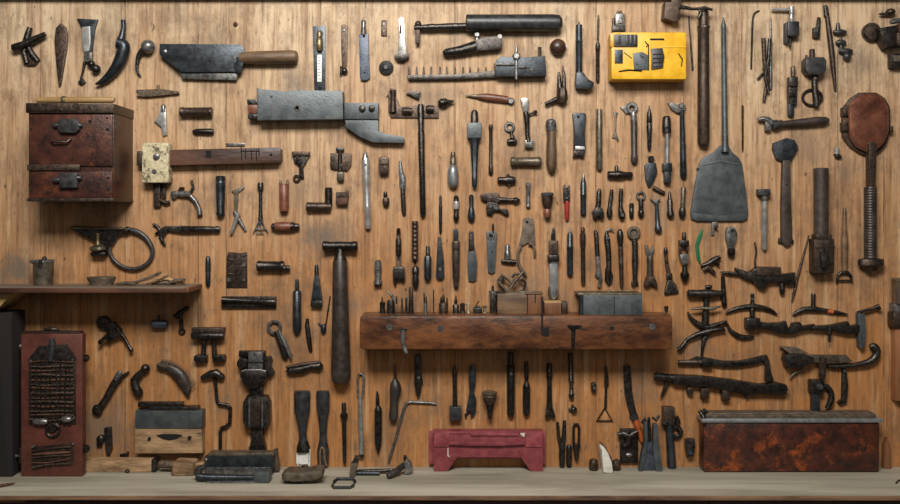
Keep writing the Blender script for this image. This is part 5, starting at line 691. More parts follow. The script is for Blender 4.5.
# drawer cabinet on the wall
t('drawer_cabinet', 'rust-brown steel cabinet of two drawers fixed high on the left wall', 'cabinet', [
    p('body', 'cabinet_steel', b(27.5, 112, 113, 201, 0.1, 54, .6)),
    p('top_slab', 'brown_iron', b(26, 103.6, 114, 113, 0.1, 57, .8), b(26.5, 103.2, 78, 111, 55, 58.2, .6), r(76, 107, [(56, 3.4), (58.6, 3.2)])),
    p('drawer', 'cabinet_steel', b(28.5, 114.5, 112, 166, 53, 56, .7), kids=[
        p('hasp', 'black', e([(60, 121), (63, 119), (77, 119), (81, 123), (81, 130), (77, 133.5), (62, 133), (59, 129)], 56, 61, 1.2), h(125.5, [(54.5, 2.4), (57, 3), (60, 2.2)], c=58), h(125.5, [(80, 3), (83, 2)], c=58)),
        p('handle', 'iron', s([(52, 142, 1.2, 57), (54, 142.5, 1, 60), (69, 142, 1, 60), (71, 139, 1.4, 57)], n=8)),
        *ps('rivet', 'black', *[r(x, y, [(55.9, q), (56.4, q*.8)], 8) for x, y, q in ((31, 118, 1.2), (31, 129, 1.5), (90, 121.5, 2), (107, 118, 1.2), (107.5, 129.5, 1.8), (39, 145, 1), (92, 154, 1.2), (30.5, 156, 1.3), (108, 161, 1.1))])]),
    p('trim_strip', 'brown_iron', b(27.5, 164.5, 80, 170.5, 54, 57.5, .6), r(67, 167.5, [(57, 1.8), (58.5, 1.2)])),
    p('drawer', 'cabinet_steel', b(28.5, 171.5, 112, 198, 53, 56, .7), kids=[
        p('hasp', 'black', b(61, 173, 79, 188, 56, 61, 1.2), h(180, [(54.5, 2.6), (58, 3.2), (61, 2.4)], c=58), h(178, [(79, 3), (82, 2)], c=58)),
        *ps('rivet', 'black', *[r(x, y, [(55.9, q), (56.4, q*.8)], 8) for x, y, q in ((32, 179, 1.5), (31, 190.5, 1.8), (47.5, 192, 1.8), (108, 178, 1.5), (108, 189, 1.8))])]),
    p('base_strip', 'brown_iron', b(27, 198.2, 113.5, 201.5, 0.1, 56.5, .4))], dm=56)
t('steel_fitting', 'small bright bent steel fitting right of the drawer cabinet', 'fitting', [
    p('body', 'bright', e([(161, 106), (166, 107), (166.5, 118), (167, 135), (163, 136), (161, 127), (154, 121), (158, 117)], 0, 4, 1.6)),
    p('socket', 'steel', v(163.5, [(104.5, 1.6), (106, 2.4), (112, 2.2)], c=3))])
t('iron_tube', 'dark brown tube lying level, the larger of two below the cleaver', 'tube', [p('tube', 'brown_iron', h(112, [(180, 4), (181, 5), (184, 5), (184.5, 4.6), (209, 4.8), (210, 5.2), (212, 4.6)], y2=112))])
t('iron_pin', 'short dark round pin, the smaller of two pieces below the cleaver', 'pin', [p('pin', 'iron', h(131.5, [(192.5, 1.2), (196, 2.8), (211, 3.2), (213.5, 2.2)]))])
# marking gauge of wood and bone
t('marking_gauge', 'dark wooden beam gauge with a pale speckled square stock at its left end', 'gauge', [
    p('stock', 'cream', b(143.5, 143, 170.5, 183, 0, 15, 2.2), label='pale speckled square stock'),
    p('screw_knob', 'steel', r(158.5, 157, [(15, 3.4), (17, 3), (17.6, 1.4)]), r(156, 172, [(15, 2.6), (16, 2)])),
    p('beam', 'dark_wood', e([(170, 150), (278, 147.5), (281, 149), (281.5, 160), (279, 163), (172, 165.5), (170, 168)], 1, 12, .9)),
    p('mortise', 'black', b(206.5, 151, 212, 158, 11.6, 12.3, 0), r(271.5, 155, [(11.6, 1.6), (12.3, 1.4)])),
    *ps('scribe_mark', 'iron', *[s([(x, y0, .5), (x+.4, y1, .5)], c=12.2, n=6) for x, y0, y1 in ((242, 147, 160), (246, 149, 158), (252, 150, 160), (257, 149, 161), (259.5, 148, 156))], s([(241, 151, .5), (260, 151.5, .5)], c=12.3, n=6)),
    p('side_lug', 'brown_iron', b(136.5, 151, 144, 166, 1, 9, 1)),
    p('stem', 'brown_iron', b(152, 182, 159, 207, 0, 5, .8), s([(158, 200, 1.8), (165, 203, 2.2), (168, 202, 2)], c=3.4), b(160, 184, 164, 198, 0, 4, .6))])
t('metal_strip', 'thin grey metal strip just above the wooden gauge beam', 'strip', [p('strip', 'steel', b(226, 143.2, 245, 146.4, 0, 1.6, .4))])
t('lever_clamp', 'small bright clamp with a curled lever, below the pale gauge stock', 'clamp', [
    p('body', 'steel', h(194, [(171, 2), (173, 3.2), (176, 3.4), (177, 2.6), (188, 3.2), (191, 4)], c=4), k(174, 196, 3, 3.4)),
    p('lever', 'steel', s([(189, 195, 2.6), (195, 201, 2.4), (199, 209, 2.4), (199.5, 215, 3)], c=3.6, sm=True)),
    p('arm', 'iron', s([(190, 193, 1.8), (193, 187, 1.4), (191, 180, 1.2)], c=3), s([(178, 193, 1.5), (180, 188, 1.2), (184, 188, 1.2)], c=3))])
t('socket_tube', 'upright dark socket tube below the wooden gauge beam', 'tube', [p('tube', 'blued', v(220.5, [(176, 4), (177, 5), (179.5, 5), (180, 4.4), (183, 4.4), (183.5, 4.8), (212, 4), (214, 4.6), (215.5, 4)]))])
t('pincers', 'slim dull steel pincers with crossed bright points, between the socket tube and the whisk', 'pincers', [
    p('jaw', 'bronze', e([(231, 191), (236, 189), (243, 185.5), (244, 188), (238, 193), (237, 213), (233.5, 213), (234, 194)], 0, 2.5, .7)),
    p('arm', 'steel', s([(234, 211, 2), (239, 220, 2.1), (245.5, 231, 1.3)], c=2.2)), p('arm', 'bright', s([(239, 213, 1.6), (236, 221, 2.2), (231, 233.5, 1.6)], c=4.4))])
t('wire_whisk', 'iron rod opening into a small splayed wire fork at its foot', 'whisk', [
    p('handle', 'iron', v(260.5, [(182.5, 2.4), (184, 3), (190, 2.8), (191, 1.8), (204, 1.6), (214, 2), (220, 2.6)])),
    p('tines', 'steel', s([(260, 219, 1), (256, 228, .8), (253, 233, .6)], c=3), s([(261, 219, 1), (265, 228, .8), (268, 232, .6)], c=3), s([(260.5, 219, 1), (260, 226, .8), (261, 232, .6)], c=3), h(229, [(256, .7), (265, .7)], c=3), h(233, [(256, .6), (264, .6)], c=3))])
t('wooden_cylinder', 'upright red-brown wooden cylinder with two prongs on top', 'handle', [
    p('grip', 'red_wood', v(284, [(184, 4), (185, 4.8), (207, 4.8), (211, 4.4), (212, 3)])), p('prong', 'bronze', v(280.5, [(180, 1), (185, 1.3)], c=4.8)), p('prong', 'bronze', v(287.5, [(179.5, 1), (185, 1.3)], c=4.8))])
t('wooden_roller', 'small red-brown roller with black end caps, level below the red-brown cylinder', 'roller', [
    p('barrel', 'red_wood', h(226.5, [(275, 4.2), (276, 4.6), (290, 4.6), (291, 4.2)])), p('cap', 'iron', h(226.5, [(271, 1.6), (272, 3.2), (275, 3.6)], c=4.6)), p('cap', 'iron', h(226.5, [(291, 4.4), (294, 4.4), (295, 3.4), (299, 3), (299.5, 1.6)], c=4.6))])
t('hinged_clamp', 'small rusty clamp bracket with a hanging ring, right end of the gauge beam', 'clamp', [
    p('top_plate', 'brown_iron', b(292, 151.5, 310, 156, 0, 6, 1)), p('body', 'iron', e([(293, 156), (309, 156), (306, 163), (303, 168), (304, 178), (299, 178), (299, 166), (294, 162)], 0, 4, .8), j=.5), p('ring', 'iron', o(296.5, 178.5, 2.8, 1.2, 2))])
t('plate_bracket', 'squarish rusty plate bracket with a bolt through it, left of the long silver tube', 'bracket', [
    p('plate', 'brown_iron', e([(330, 153), (352, 153.5), (351, 166), (347, 171), (333, 169.5), (330, 168)], 0, 3, .6)), p('bolt', 'iron', b(336, 147.5, 344, 151.5, 0, 6, 1), v(340, [(150, 2), (172, 2.2)], c=4)), p('nut', 'bronze', b(337, 172, 344, 181, 0, 6.5, 1.2), r(340.5, 165, [(3, 2), (5.5, 1.8)]))])
# ------------------------------------------------------------------ grey block tool and what stands around it
t('block_plane', 'large blue-grey metal block tool with a hooked right end, below the cleaver handle', 'tool', [
    p('body', 'grey', e([(258.5, 89), (262, 90), (286, 92.5), (300, 91), (343.5, 92), (344, 120), (259, 121)], 0, 18, .8)),
    p('bolt', 'iron', r(298.5, 109, [(17.5, 3.2), (18.8, 3), (18.8, 1.6), (18, 1.5)])), p('bolt', 'black', r(273, 98, [(17.8, 1.4), (18.4, 1.2)])),
    p('hook', 'grey', e([(345, 119), (378, 119.5), (378.5, 131), (386, 134), (403, 136.5), (404.5, 139), (404, 143), (373, 142.5), (360, 137), (345.5, 127)], 0, 10, .9)),
    p('cheek', 'grey', b(344.5, 103, 378.5, 119.5, 0, 12, .7)), p('bolt', 'iron', r(362.5, 109, [(11.5, 3.6), (14, 3.2), (14.6, 2)])), p('bolt', 'iron', r(372, 108.5, [(11.5, 3.4), (14.5, 3), (15, 2)])),
    p('wooden_plug', 'red_wood', b(248.5, 105, 259, 113.5, 2, 12, .8)), p('plug_ferrule', 'iron', b(247.5, 99.5, 259, 104.8, 2, 12, .8), b(248, 113.8, 259, 119, 2, 11, .8))])
t('gauge_strip', 'upright black gauge strip with brass knob and pale scale, above the blue-grey block tool', 'gauge', [
    p('strip', 'blued', e([(312.5, 25.5), (325, 25.5), (325, 91), (314, 91.5)], 0, 2.4, .4)), p('knob', 'brass', v(319.5, [(31.5, 2), (33, 3), (38, 2.6), (39, 3.4), (48, 3.6), (51, 2.4)], c=5)), p('knob_ring', 'bronze', o(319.5, 33, 2.4, .9, 3.2)),
    p('scale', 'label_white', b(317, 54.5, 321.5, 81.5, 2.3, 3, .2), label='pale scale with worn marks'), *ps('mark', 'black', *[b(317.6, y, 320+.6*(i % 2), y+.5, 2.95, 3.1, 0) for i, y in enumerate((57, 60, 63, 66.5, 69, 72, 75, 78.5))]),
    p('hole', 'black', b(318, 86.5, 321.5, 90, 2.2, 2.7, .2))])
t('rusty_bar', 'thin rusty bar with a knuckled foot, right of the black gauge strip', 'bar', [
    p('bar', 'brown_iron', e([(341, 25), (344, 24), (347.5, 25.5), (347, 60), (346, 68), (342, 68), (341, 45)], 0, 2.5, .5)), p('knuckle', 'iron', k(344.5, 71, 3.2), s([(341.5, 66, 1.4), (340.5, 75.5, 1)], c=2)), p('rivet', 'steel', r(344.3, 30, [(2.4, 1.4), (3.4, 1)]))])
t('blue_file', 'flat blue-black file handle with a short bright metal head', 'file', [
    p('handle', 'blue_metal', e([(359, 34), (368.5, 34), (369, 55), (370, 78), (367, 80.5), (361, 80.5), (360, 76)], 0, 4, 1)), p('head', 'steel', v(363.5, [(20, 1.8), (21, 2.6), (26, 2.4), (33, 3), (35, 2.6)], c=3)), p('hole', 'black', r(364, 36.5, [(3.7, 1.5), (4.3, 1.3)]), r(364.5, 72.5, [(3.7, 1.1), (4.3, .9)]))])
t('rusty_plate', 'small rusty hinge plate between the blue file and the bright spanner', 'plate', [p('plate', 'brown_iron', b(381, 20, 387, 36, 0, 2, .6)), p('rivet', 'steel', r(384, 24, [(1.8, 1.1), (2.8, .8)])), p('rivet', 'steel', r(384, 31.5, [(1.8, 1.1), (2.8, .8)]))])
t('stop_bracket', 'bright steel slotted stem with a dark half-round foot', 'bracket', [
    p('stem', 'bright', e([(398, 19), (401, 16.5), (404, 19), (405, 36), (406.5, 54), (397.5, 54), (399, 36)], 0, 3.4, .9)), p('slot', 'black', b(399.8, 24, 401.8, 33.5, 3.2, 3.7, .2), r(401, 20, [(3.2, 1), (3.8, .8)])),
    p('foot', 'iron', e([(394.5, 55), (409, 53.5), (409, 58), (404, 61.5), (397, 61), (394.5, 58)], 0, 7, 1.4))])
t('oval_knob', 'small black oval knob below and left of the bright stem bracket', 'knob', [p('knob', 'black', r(386, 67.5, [(0, 5), (2, 7.4), (4, 6.4), (5.6, 2.6), (7.5, 2)], 20))])  # a black oval knob
t('long_bar_tool', 'long black tool with thick round grip at right and L-shaped tip at left', 'tool', [
    p('shaft', 'iron', h(27.2, [(414, 2.4), (424, 2.8), (432, 3.6), (436, 3), (448, 3.6), (466, 3.4)], c=7, y2=25.8)), p('tip_plate', 'brown_iron', b(415.3, 24, 420, 43.5, 4, 8, .8), k(418, 23.5, 3.4, 6)),
    p('grip', 'black', h(22.8, [(466, 7.5), (467, 8.4), (500, 8.4), (552, 8.6), (559, 8), (562, 5)], n=18))])
t('folding_handle', 'black folding handle with two small pivots, directly below the long black tool', 'handle', [
    p('handle', 'iron', s([(443, 53.5, 2), (446, 52.6, 4), (460, 50.5, 4.8), (476, 46.5, 6)], c=5.6, n=14), e([(475, 41), (480, 38.5), (501, 36), (502.5, 46), (500, 49.5), (476, 52)], 1, 10, 1.4)),
    p('pivot', 'steel', r(477, 34.5, [(2, 3.4), (6, 3.2), (7, 2)]), v(477, [(34, 1.6), (40, 2)], c=4)), p('pivot', 'steel', r(499.5, 37.5, [(6, 2.4), (11, 2.2)]))])  # a folding handle on two pivots
t('toothed_rake', 'black bar of upright teeth ending in a square block head', 'rake', [
    p('bar', 'iron', e([(407, 75), (460, 73.5), (495, 70), (497, 77), (460, 79), (408, 79.5)], 0, 6, .9)),
    *[p('tooth', 'iron', v(x, [(65.5+.1*i, .7), (75, 1.2)], c=3, n=8)) for i, x in enumerate((409, 416.5, 423.5, 431, 440, 447, 455, 463, 470, 478.5, 486))],
    p('block', 'blued', e([(494, 64), (500, 57), (520, 58), (545, 56.5), (546, 76.5), (520, 77), (496, 77)], 0, 12, 1)),
    p('clamp_bolt', 'steel', bolt(516, 57, 4, 15), v(516, [(48, 1.3), (60, 2), (80, 1.8)], c=11.5)), *ps('plate', 'iron', b(496, 64, 514, 66.5, 11.5, 13.4, .4), b(517, 67, 526, 69.5, 11.5, 13.2, .4), r(531, 70, [(11.6, 1.5), (12.4, 1.2)])), p('peg', 'brown_iron', v(540, [(47, 2), (52, 1.4), (58, 1.6)], c=6))])
t('folding_knife', 'slim pointed knife with a red-brown handle, below the toothed bar', 'knife', [
    p('handle', 'red_wood', s([(478, 96.5, 2.4), (486, 97, 3.8), (500, 98.6, 3.8), (508, 99.8, 3.6)], fl=.8)), p('blade', 'bronze', s([(465, 95.5, .5), (473, 96, 1.6), (480, 96.6, 2.2)], c=3, fl=.5)), p('end_ring', 'steel', r(511, 101, [(0, 3.4), (4, 3.4), (5, 2.4)]), r(512, 101, [(5, 1), (5.4, .9)]))])
t('wooden_knob', 'round dark brown wooden knob right of the black grip', 'knob', [p('knob', 'dark_wood', r(558, 47, [(0, 7), (3, 8.2), (7, 8), (10, 5.5), (11, 1)], 20)), p('chip', 'label_white', b(565, 44.5, 566.6, 48, 4, 7, .4))])  # a round wooden knob
t('drill_chuck', 'dark drill chuck with split spike and slanted lever, below the wooden knob', 'chuck', [
    p('chuck', 'brown_iron', s([(562, 88, 4), (562, 91, 5.4), (562, 99, 6), (561, 103, 4)], n=8)), *ps('jaw', 'iron', s([(559, 72, 1.2), (559.5, 80, 2.2), (560, 90, 3)], c=5), s([(562.5, 66, .5), (564, 75, 1.6), (564, 90, 2.2)], c=6.4)), p('lever', 'iron', s([(557, 99, 2.8), (551, 101.5, 2), (545, 104, 1.8)], c=5))])
t('striking_punch', 'straight black punch with a wedge-shaped foot, left of the yellow box', 'punch', [
    p('shaft', 'blued', v(579, [(22, .7), (24.5, .8), (25, 3.2), (41, 3.2), (41.5, 3.8), (42.5, 3.4), (73, 3.4)], c=6)), p('foot', 'blued', e([(576, 73), (583, 73), (587, 79), (593.5, 83), (593, 87), (588, 90), (576, 89), (575, 84)], 0, 11, 1.6))])
t('scriber', 'thin black scriber with a long needle, between the punch and the yellow box', 'scriber', [p('needle', 'iron', v(598.5, [(15, .6), (22, 1.1), (44, .9)], c=2.4, x2=597.8)), p('grip', 'iron', v(597.8, [(43, 1.8), (45, 2.4), (50, 2.4), (51, 1.9), (80, 1.9), (82, 1.4)]))])
# ------------------------------------------------------------------ yellow case and the shovel
t('yellow_case', 'bright yellow worn metal case with black clips', 'case', [
    p('body', 'yellow', b(609.5, 33.5, 684.5, 81, 0, 22, 3.2)), *ps('lid_edge', 'yellow', b(608.5, 35, 620, 49, 14, 22.6, 1.4), b(660, 48.2, 683.8, 49.4, 21.5, 22.7, .3)),
    p('latch', 'black', b(612, 36.5, 635.5, 48.5, 20, 24, .9), *[b(623.5+4*i, 37.5, 626.2+4*i, 47, 23.5, 25, .5) for i in range(3)], b(613.5, 38, 619, 46, 23.5, 24.8, .5)),
    p('label_pad', 'blued', b(613, 51.5, 621, 65, 21.6, 22.8, .3)), p('metal_plate', 'grey', e([(631, 55), (640, 53.5), (646, 57), (646, 71.5), (632, 71)], 21.6, 23.2, .4), bolt(640, 57.5, 2, 24.6), r(635, 65, [(23, 1.7), (24.4, 1.3)])),
    p('grille', 'black', e([(648.5, 50.5), (660, 50), (662, 58), (660.5, 69.5), (649, 71), (649.5, 60)], 21.5, 24, .5), *[b(650.5, 54.5+4*i, 659.5, 56.5+4*i, 23.6, 25, .3) for i in range(4)]),
    p('slot', 'black', b(648, 40.2, 662, 42, 21.8, 22.5, .2), b(646, 46, 647, 72, 21.8, 22.4, 0)), *ps('scuff', 'iron', s([(617, 73, .8), (627, 71.5, .9), (640, 72.5, .8)], c=22, n=6), s([(643, 43, .5), (646, 47, 1), (644, 49, .6)], c=22, n=6), s([(676, 55, .6), (680, 61, .8), (679, 68, .6)], c=22, n=6), s([(622, 54, .4), (630, 60, .5)], c=22, n=6))])
t('padlock', 'small steel lock fitting standing just above the yellow case', 'lock', [p('body', 'steel', b(615, 14, 624.5, 27, 0, 8, 1.4), r(619.5, 22, [(8, 2.4), (9.4, 2), (9.4, .8)])), p('shackle', 'bronze', s([(617, 15, 1.2), (618, 11.5, 1.2), (621, 11.5, 1.2), (622, 15, 1.2)], c=4)), p('base', 'iron', b(612, 26, 625, 31.5, 0, 7, .8), v(614, [(18, 1.3), (27, 1.6)], c=3))])
t('iron_pipe', 'long upright brown iron pipe, between the yellow case and the shovel', 'pipe', [p('pipe', 'brown_iron', v(703.5, [(11, 4.4), (12, 5), (25, 5), (26, 6), (28.5, 6), (29.5, 5.6), (80, 5.8), (142, 6), (145, 5)], c=6, n=18)), p('band', 'bronze', v(704, [(26.8, 6.15), (28, 6.15)], c=6, n=18))])
t('hammer_block', 'dark square iron weight wired to the pipe top at the upper edge', 'weight', [
    p('block', 'brown_iron', e([(664, 3), (679, 4), (679, 20), (674, 23), (662.5, 19)], 0, 14, 1.5), b(671, -4, 681, 4, 2, 10, 1)),
    p('wire', 'iron', s([(677, 8, 2.6), (684, 9, 2), (690, 10.5, 1.6), (697, 10, 1.6), (703, 9, 2), (711, 11, 1.2)], c=13.6), s([(696, 9, 1), (700, 14, 1.6), (697, 19, 1.4)], c=13.6), j=.6)])
t('thin_needle', 'thin dark needle hanging left of the tall iron pipe', 'needle', [p('needle', 'iron', v(688.7, [(16, .7), (30, .8), (64, 1), (70, 1.2)], x2=692.8, c=1.2, n=8))])
t('shovel', 'large flat grey steel scoop shovel with a slender shaft, blade down', 'shovel', [
    p('shaft', 'grey', v(723.3, [(17.5, .5), (23, 1.6), (26, 2.6), (28, 2.3), (80, 2.7), (146, 3.2), (152, 4)], x2=725, c=5)), p('blade', 'grey', e([(721, 145), (729, 145), (733, 152), (740, 158), (743, 164), (746.5, 190), (749, 213), (748, 219), (743, 221.5), (697, 221.5), (691.5, 219), (691, 213), (695, 188), (699.5, 164), (703, 158), (714, 152)], 0, 3, .8)),
    *ps('blade_rib', 'grey', e([(703, 164), (720, 160), (740, 163.5), (740, 165), (720, 162), (703, 166)], 2.8, 3.6, .3), e([(692, 213), (720, 216), (748, 213), (747, 219), (743, 221), (697, 221), (692.5, 219)], 2.8, 3.8, .5)), p('lug', 'iron', k(698.5, 169, 1.5, 2))])
# ------------------------------------------------------------------ top right
t('bent_wire', 'thin wire rod with a bent top, right of the shovel shaft', 'wire', [p('wire', 'iron', s([(759.5, 10.5, .7), (755, 13, 1), (752.8, 20, 1), (752, 40, 1), (751.2, 69, 1)], sm=True, n=8))])
t('tong_pair', 'bundle of dark pivoted tongs with a thin grey rod behind', 'tongs', [
    p('arm', 'brown_iron', s([(763.5, 38, 2.2), (764.5, 60, 2), (768, 80, 2), (766, 88, 1.8), (764, 101, 1.6)], c=4)), p('arm', 'iron', s([(769, 39, 1.6), (768, 60, 2), (764.5, 76, 1.8), (768, 92, 1.6)], c=6)), p('rod', 'steel', v(771.5, [(17, .6), (30, 1), (55, 1.4), (80, 1.7), (89, 1.2)], c=2)), p('pivot', 'iron', r(766, 68, [(2, 3), (8, 2.6)]), s([(764, 72, 1), (758, 79, 1.2)], c=3))])
t('tap_key', 'bright T-arm key on a black block, right of the dark tongs', 'key', [p('arm', 'bright', h(9, [(771, 1), (772, 1.3), (787, 1.5), (790, 2)], c=5, y2=9.6)), p('stem', 'bright', v(791.5, [(7, 2.6), (10, 3), (14, 2), (19, 2.6), (22, 3.6)], c=5)), p('block', 'black', b(786, 22, 798, 37, 0, 10, 1.4), e([(785, 23), (789, 21), (788, 44), (784.8, 43)], 0, 7, .8), h(36, [(789, 2), (797, 1.5)], c=8)), p('tip', 'iron', v(790.5, [(36, 1.5), (44, 1.2), (48, .6)], c=4))])
t('spring_clip', 'tiny dark clip right of the T-arm key', 'clip', [p('clip', 'iron', e([(813, 28), (817, 26), (818, 17), (820.5, 18), (819.5, 38), (813, 38)], 0, 5, .8)), p('screw', 'steel', r(816, 31, [(5, 1.6), (6, 1.2)]))])
t('drift_rod', 'long slanting rust-brown drift rod at the upper right', 'rod', [p('rod', 'brown_iron', s([(825, 5.5, 1.6), (826, 7, 2), (829, 30, 2.6), (832, 55, 2.8), (835, 86, 1.6), (835.3, 90, 1.1)])), p('cap', 'iron', s([(825, 5, 1.7), (826.3, 16, 2.5)], c=2.8))])
t('wing_nut_stack', 'stack of three black wing nuts right of the slanting drift rod', 'nuts', [p('nut', 'black', h(32, [(833.5, 1.5), (836, 2.6), (840, 3.2), (843, 2.6), (846.5, 1.4)], c=4), v(838, [(23, 1.6), (32, 2.6)], c=4)), p('nut', 'black', h(42.5, [(836, 1.6), (839, 3), (843, 3), (846, 1.4)], c=4)), p('nut', 'black', h(51, [(839, 1.6), (843, 3), (848, 3), (852.5, 1.4)], c=4), k(847, 56.5, 4), v(841, [(38, 1.4), (50, 1.6)], c=4))])
t('flat_screw', 'small dark screw lying level at the top right corner', 'screw', [p('shank', 'iron', h(14, [(879, .8), (882, 1.4), (890, 1.6)], c=4)), p('head', 'brown_iron', k(890.5, 12, 4.8, 4, ry=3.6))])
t('gear_block', 'heavy rust-brown cluster of disc and angular iron blocks at the top right edge', 'machine part', [
    p('disc', 'brown_iron', r(874, 31, [(0, 9), (5, 9.4), (7, 8), (7.6, 3)], 24)), p('block', 'iron', e([(876, 29), (893, 26), (896, 40), (893, 47), (884, 49), (879, 40)], 2, 16, 2), j=.6), p('block', 'brown_iron', b(893, 34, 906, 47, 2, 18, 1.6)), p('cap', 'steel', s([(889, 23, 2), (893, 22, 2.6), (905, 20, 2.8)], c=12)), p('nut', 'rust', b(897, 24, 906, 33, 4, 14, 1.4))])
t('steel_shelf_clip', 'dark square iron clip with a pale face, right edge under the rusty cluster', 'clip', [p('body', 'iron', b(889.5, 54, 908, 68, 0, 9, 1)), p('face', 'bronze', b(891.5, 56, 908, 62.5, 8.6, 10.4, .6))])
t('ring_mallet', 'dark square-headed mallet whose foot carries an iron ring', 'mallet', [p('head', 'black', e([(803.5, 61), (806, 57.5), (822, 58), (824.5, 62), (824, 71), (818, 76), (806, 75), (803.5, 71)], 0, 13, 1.5)), p('bolt', 'brown_iron', v(812.3, [(49, 2), (50, 2.8), (57, 2.6)], c=6), v(806.5, [(55, 1.2), (60, 1.4)], c=6)), p('shaft', 'iron', s([(815.2, 75, 3), (815, 85, 3), (817, 100, 3.6), (817, 106, 3)], c=5)), p('ring', 'iron', o(814, 97, 9.6, 1.4, 2, ry=8)), p('screw', 'steel', r(815, 78.5, [(7, 1.5), (8.6, 1.1)]))])
t('screw_clamp', 'narrow black screw clamp with brown tip, left of the ring mallet', 'clamp', [p('tip', 'bronze', v(793, [(66, 1.2), (67, 2.4), (76, 2.2)], c=4)), p('body', 'iron', b(788, 77, 797, 87, 0, 8, 1), e([(788, 86), (797, 86), (796.5, 105), (788.5, 104)], 0, 6, .8), b(787.4, 90, 795, 97, 5, 8, .8)), p('foot', 'blued', b(788.5, 103, 794, 116.5, 0, 5, .8))])
t('claw_tool', 'small claw hammer with a brown spindle grip, lying level left of the copper pan', 'hammer', [p('grip', 'umber', h(124.5, [(777, 4.6), (779, 4), (783, 3.2), (800, 3.8), (818, 4.4), (826, 3.6), (829, 1.8)], c=6, y2=120, n=14)), p('ferrule', 'black', h(125, [(772, 3.8), (773, 5), (777.5, 5)], c=6, y2=124.6), h(123.6, [(780.5, 3.9), (782, 3.8)], c=6)), p('head', 'steel', s([(758, 119.5, 1.8), (763, 118.5, 2.6), (768, 120, 3.4), (772, 124, 3.6)], c=6), e([(765, 122), (771, 122), (771, 130), (765.5, 131)], 2, 8, .8))])
t('copper_pan', 'octagonal copper pan with a long threaded handle', 'pan', [
    p('rim', 'brown_iron', e([(853, 97), (861, 92), (878, 92), (887, 98), (891.5, 107), (892, 132), (888, 144), (880, 153), (872, 156), (861, 153), (851, 146), (844.5, 137), (844, 108)], 0, 5, 1)),
    p('bowl', 'copper', e([(850, 105), (857, 97.5), (863, 94.5), (876, 94.5), (883, 99), (887, 108), (887.5, 131), (883, 142), (875, 150), (865, 151), (856, 146.5), (849.5, 137), (848.5, 112)], 4, 10, 2)),
    p('rim_bead', 'copper_edge', s([(850, 105, .8), (857, 97.5, .8), (863, 94.5, .8), (876, 94.5, .8), (883, 99, .8), (887, 108, .8), (887.5, 131, .8), (883, 142, .8), (875, 150, .8), (865, 151, .8), (856, 146.5, .8), (849.5, 137, .8), (848.5, 112, .8)], c=8.6, n=8, loop=True)),
    p('strap', 'brown_iron', e([(866.5, 144), (868, 142.5), (873, 142.5), (874.5, 145), (873.5, 187), (867, 187)], 5, 13, .8)),
    p('grip', 'umber', s([(870.5, y, q) for i in range(27) for y, q in ((187+i*2.66, 5.85), (187.9+i*2.66, 6.2), (188.9+i*2.66, 6.2))], c=7.5, n=16)),
    p('end_cap', 'brown_iron', v(871, [(258, 6), (259, 12), (260, 13), (265, 13), (267, 9), (269.5, 6.5), (271, 5)], c=7.6, fl=.58, n=16)), *ps('lug', 'brown_iron', b(842.5, 122, 848, 131, 0, 9, .8), b(890, 126, 893.5, 132, 0, 8, .6), b(843, 107, 848, 116, 0, 9, .8))])
t('small_cylinder', 'tiny bright cylinder alone on the boards left of the copper pan', 'cylinder', [p('body', 'bright', v(836.5, [(147.5, 2), (148, 2.8), (154, 2.8)], c=3)), p('cap', 'iron', s([(834.5, 150, 1), (837, 156, 2.6), (841, 157, 1.6)], c=3)), p('foot', 'iron', e([(834, 154), (840, 154), (841, 158), (836, 158)], 0, 3, .5))])
t('paddle_wrench', 'flat paddle-headed dark steel wrench between the shovel and the brown pipe tool', 'wrench', [p('head', 'blued', e([(773, 143), (786, 138), (794, 140), (798, 147), (795, 153), (790, 161), (783, 162), (776, 159), (772.5, 150)], 0, 5, 1)), p('handle', 'umber', e([(782, 160), (790, 160), (790.5, 190), (792, 240), (790, 245), (785, 246.5), (781, 242), (781, 200)], 0, 5.4, 1.8)), p('tip', 'iron', e([(779, 238), (783, 236), (783, 244), (778.5, 243)], 0, 3, .5), e([(790, 238), (794, 240), (793.5, 244), (790, 243)], 0, 3, .5)), p('hole', 'black', r(786, 185, [(5.2, 1), (5.7, .9)]))])
t('thin_pin', 'hair-thin pin right of the shovel shaft above its blade', 'pin', [p('pin', 'iron', v(742.8, [(105, .6), (107, 1), (148, .9), (152, .5)], n=8))])
t('big_bolt', 'black-headed bolt with a bright straight shank, right of the shovel blade', 'bolt', [p('head', 'black', b(757, 189, 769.5, 195.5, 0, 9, 1.2)), p('shank', 'bright', v(764.5, [(195, 2.8), (247, 2.8), (250, 1.4)], c=4.4)), p('collar', 'steel', v(764.2, [(195, 3.4), (201, 3.2)], c=4.4))])
t('pipe_tool', 'brown pipe with a square block foot, left of the copper pan handle', 'tool', [p('pipe', 'umber', v(821.5, [(168, 6.6), (169, 7.4), (171, 7.2), (200, 7.2), (238, 7)], c=8, n=18)), p('block', 'brown_iron', b(812, 239, 832, 273, 0, 15, 1.2), b(812.5, 246, 832.5, 248, 0, 15.6, .5), j=.5), p('collar', 'brown_iron', b(814, 234, 830, 240, 1, 15, 1.4)), p('latch', 'iron', e([(817, 252), (825, 250), (826, 262), (822, 269), (818, 267)], 14, 18, .8), r(822.5, 249.5, [(15, 1.4), (16, 1)]))])
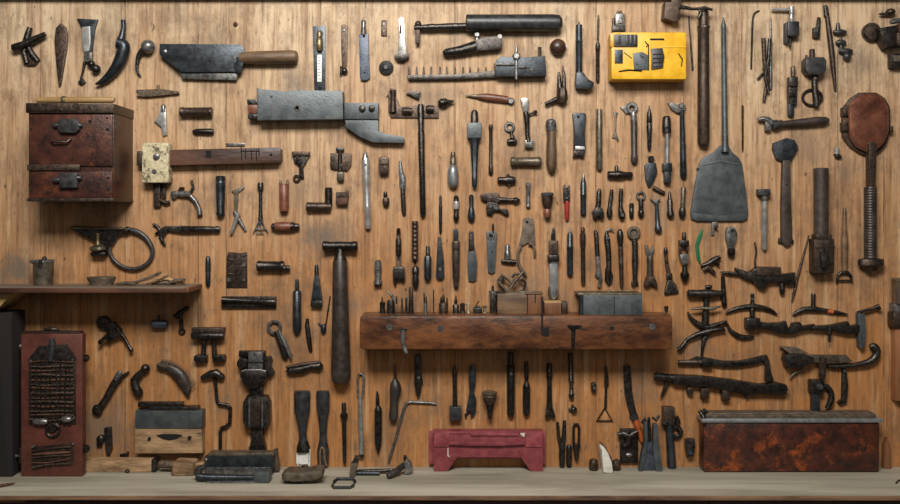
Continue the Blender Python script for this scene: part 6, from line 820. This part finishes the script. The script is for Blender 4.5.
t('weeding_fork', 'slim tapered fork with a small open U end, left of the copper pan handle', 'fork', [p('handle', 'wood', v(844.5, [(208, 1.2), (209, 1.7), (225, 2), (240, 3.4), (262, 3.2), (271, 2.4)])), p('fork', 'iron', s([(837, 283, 1), (838, 276, 1.5), (841, 272.5, 1.8), (848, 272.5, 1.8), (851, 276, 1.5), (852, 282, 1)], c=3), h(280.5, [(838, .9), (851, .9)], c=3))])
t('slanted_stick', 'thin slanting iron stick left of the square-footed pipe tool', 'stick', [p('stick', 'brown_iron', s([(809, 235, .7), (800, 268, 1.3), (794, 293, 1.5), (792, 302, .8)]))])
# things of one kind belong together
fam = {}
for q in C.objects:
    if q.parent is None and 'category' in q: fam.setdefault(q.name.split('.')[0], []).append(q)
for nm, lst in fam.items():
    for q in lst:
        if len(lst) > 1 and 'group' not in q: q['group'] = nm.replace('_', ' ')+'s'
# ------------------------------------------------------------------ camera, light
cam = bpy.data.cameras.new('camera'); co = bpy.data.objects.new('camera', cam); C.objects.link(co)
co.location = (0, -D, ZC); co.rotation_euler = (math.pi/2, 0, 0)
cam.sensor_width = 36; cam.lens = 36*D/(900*S); cam.shift_y = -(252-V0)/900; cam.clip_start = .05
bpy.context.scene.camera = co
def area(name, loc, target, sx, sy, power, col):
    l = bpy.data.lights.new(name, 'AREA'); l.shape = 'RECTANGLE'; l.size = sx; l.size_y = sy; l.energy = power; l.color = col
    q = bpy.data.objects.new(name, l); C.objects.link(q); q.location = loc
    q.rotation_euler = (Vector(target)-Vector(loc)).to_track_quat('-Z', 'Y').to_euler(); return q
area('skylight', (-.1, -1.9, 2.85), (0, 0, 1.75), 1.2, .6, 78, (1, .965, .915))
area('front_fill', (.7, -3.6, 2.2), (.1, 0, 1.5), 1.4, 1.2, 9, (1, .93, .84))  # added soft fill from in front of the wall, not a real window
w = bpy.data.worlds.new('world'); bpy.context.scene.world = w; w.use_nodes = True
w.node_tree.nodes['Background'].inputs[0].default_value = (1, .9, .8, 1); w.node_tree.nodes['Background'].inputs[1].default_value = .07
vs_ = bpy.context.scene.view_settings
vs_.view_transform = 'Standard'; vs_.look = 'None'; vs_.gamma = 1; vs_.exposure = 0.0
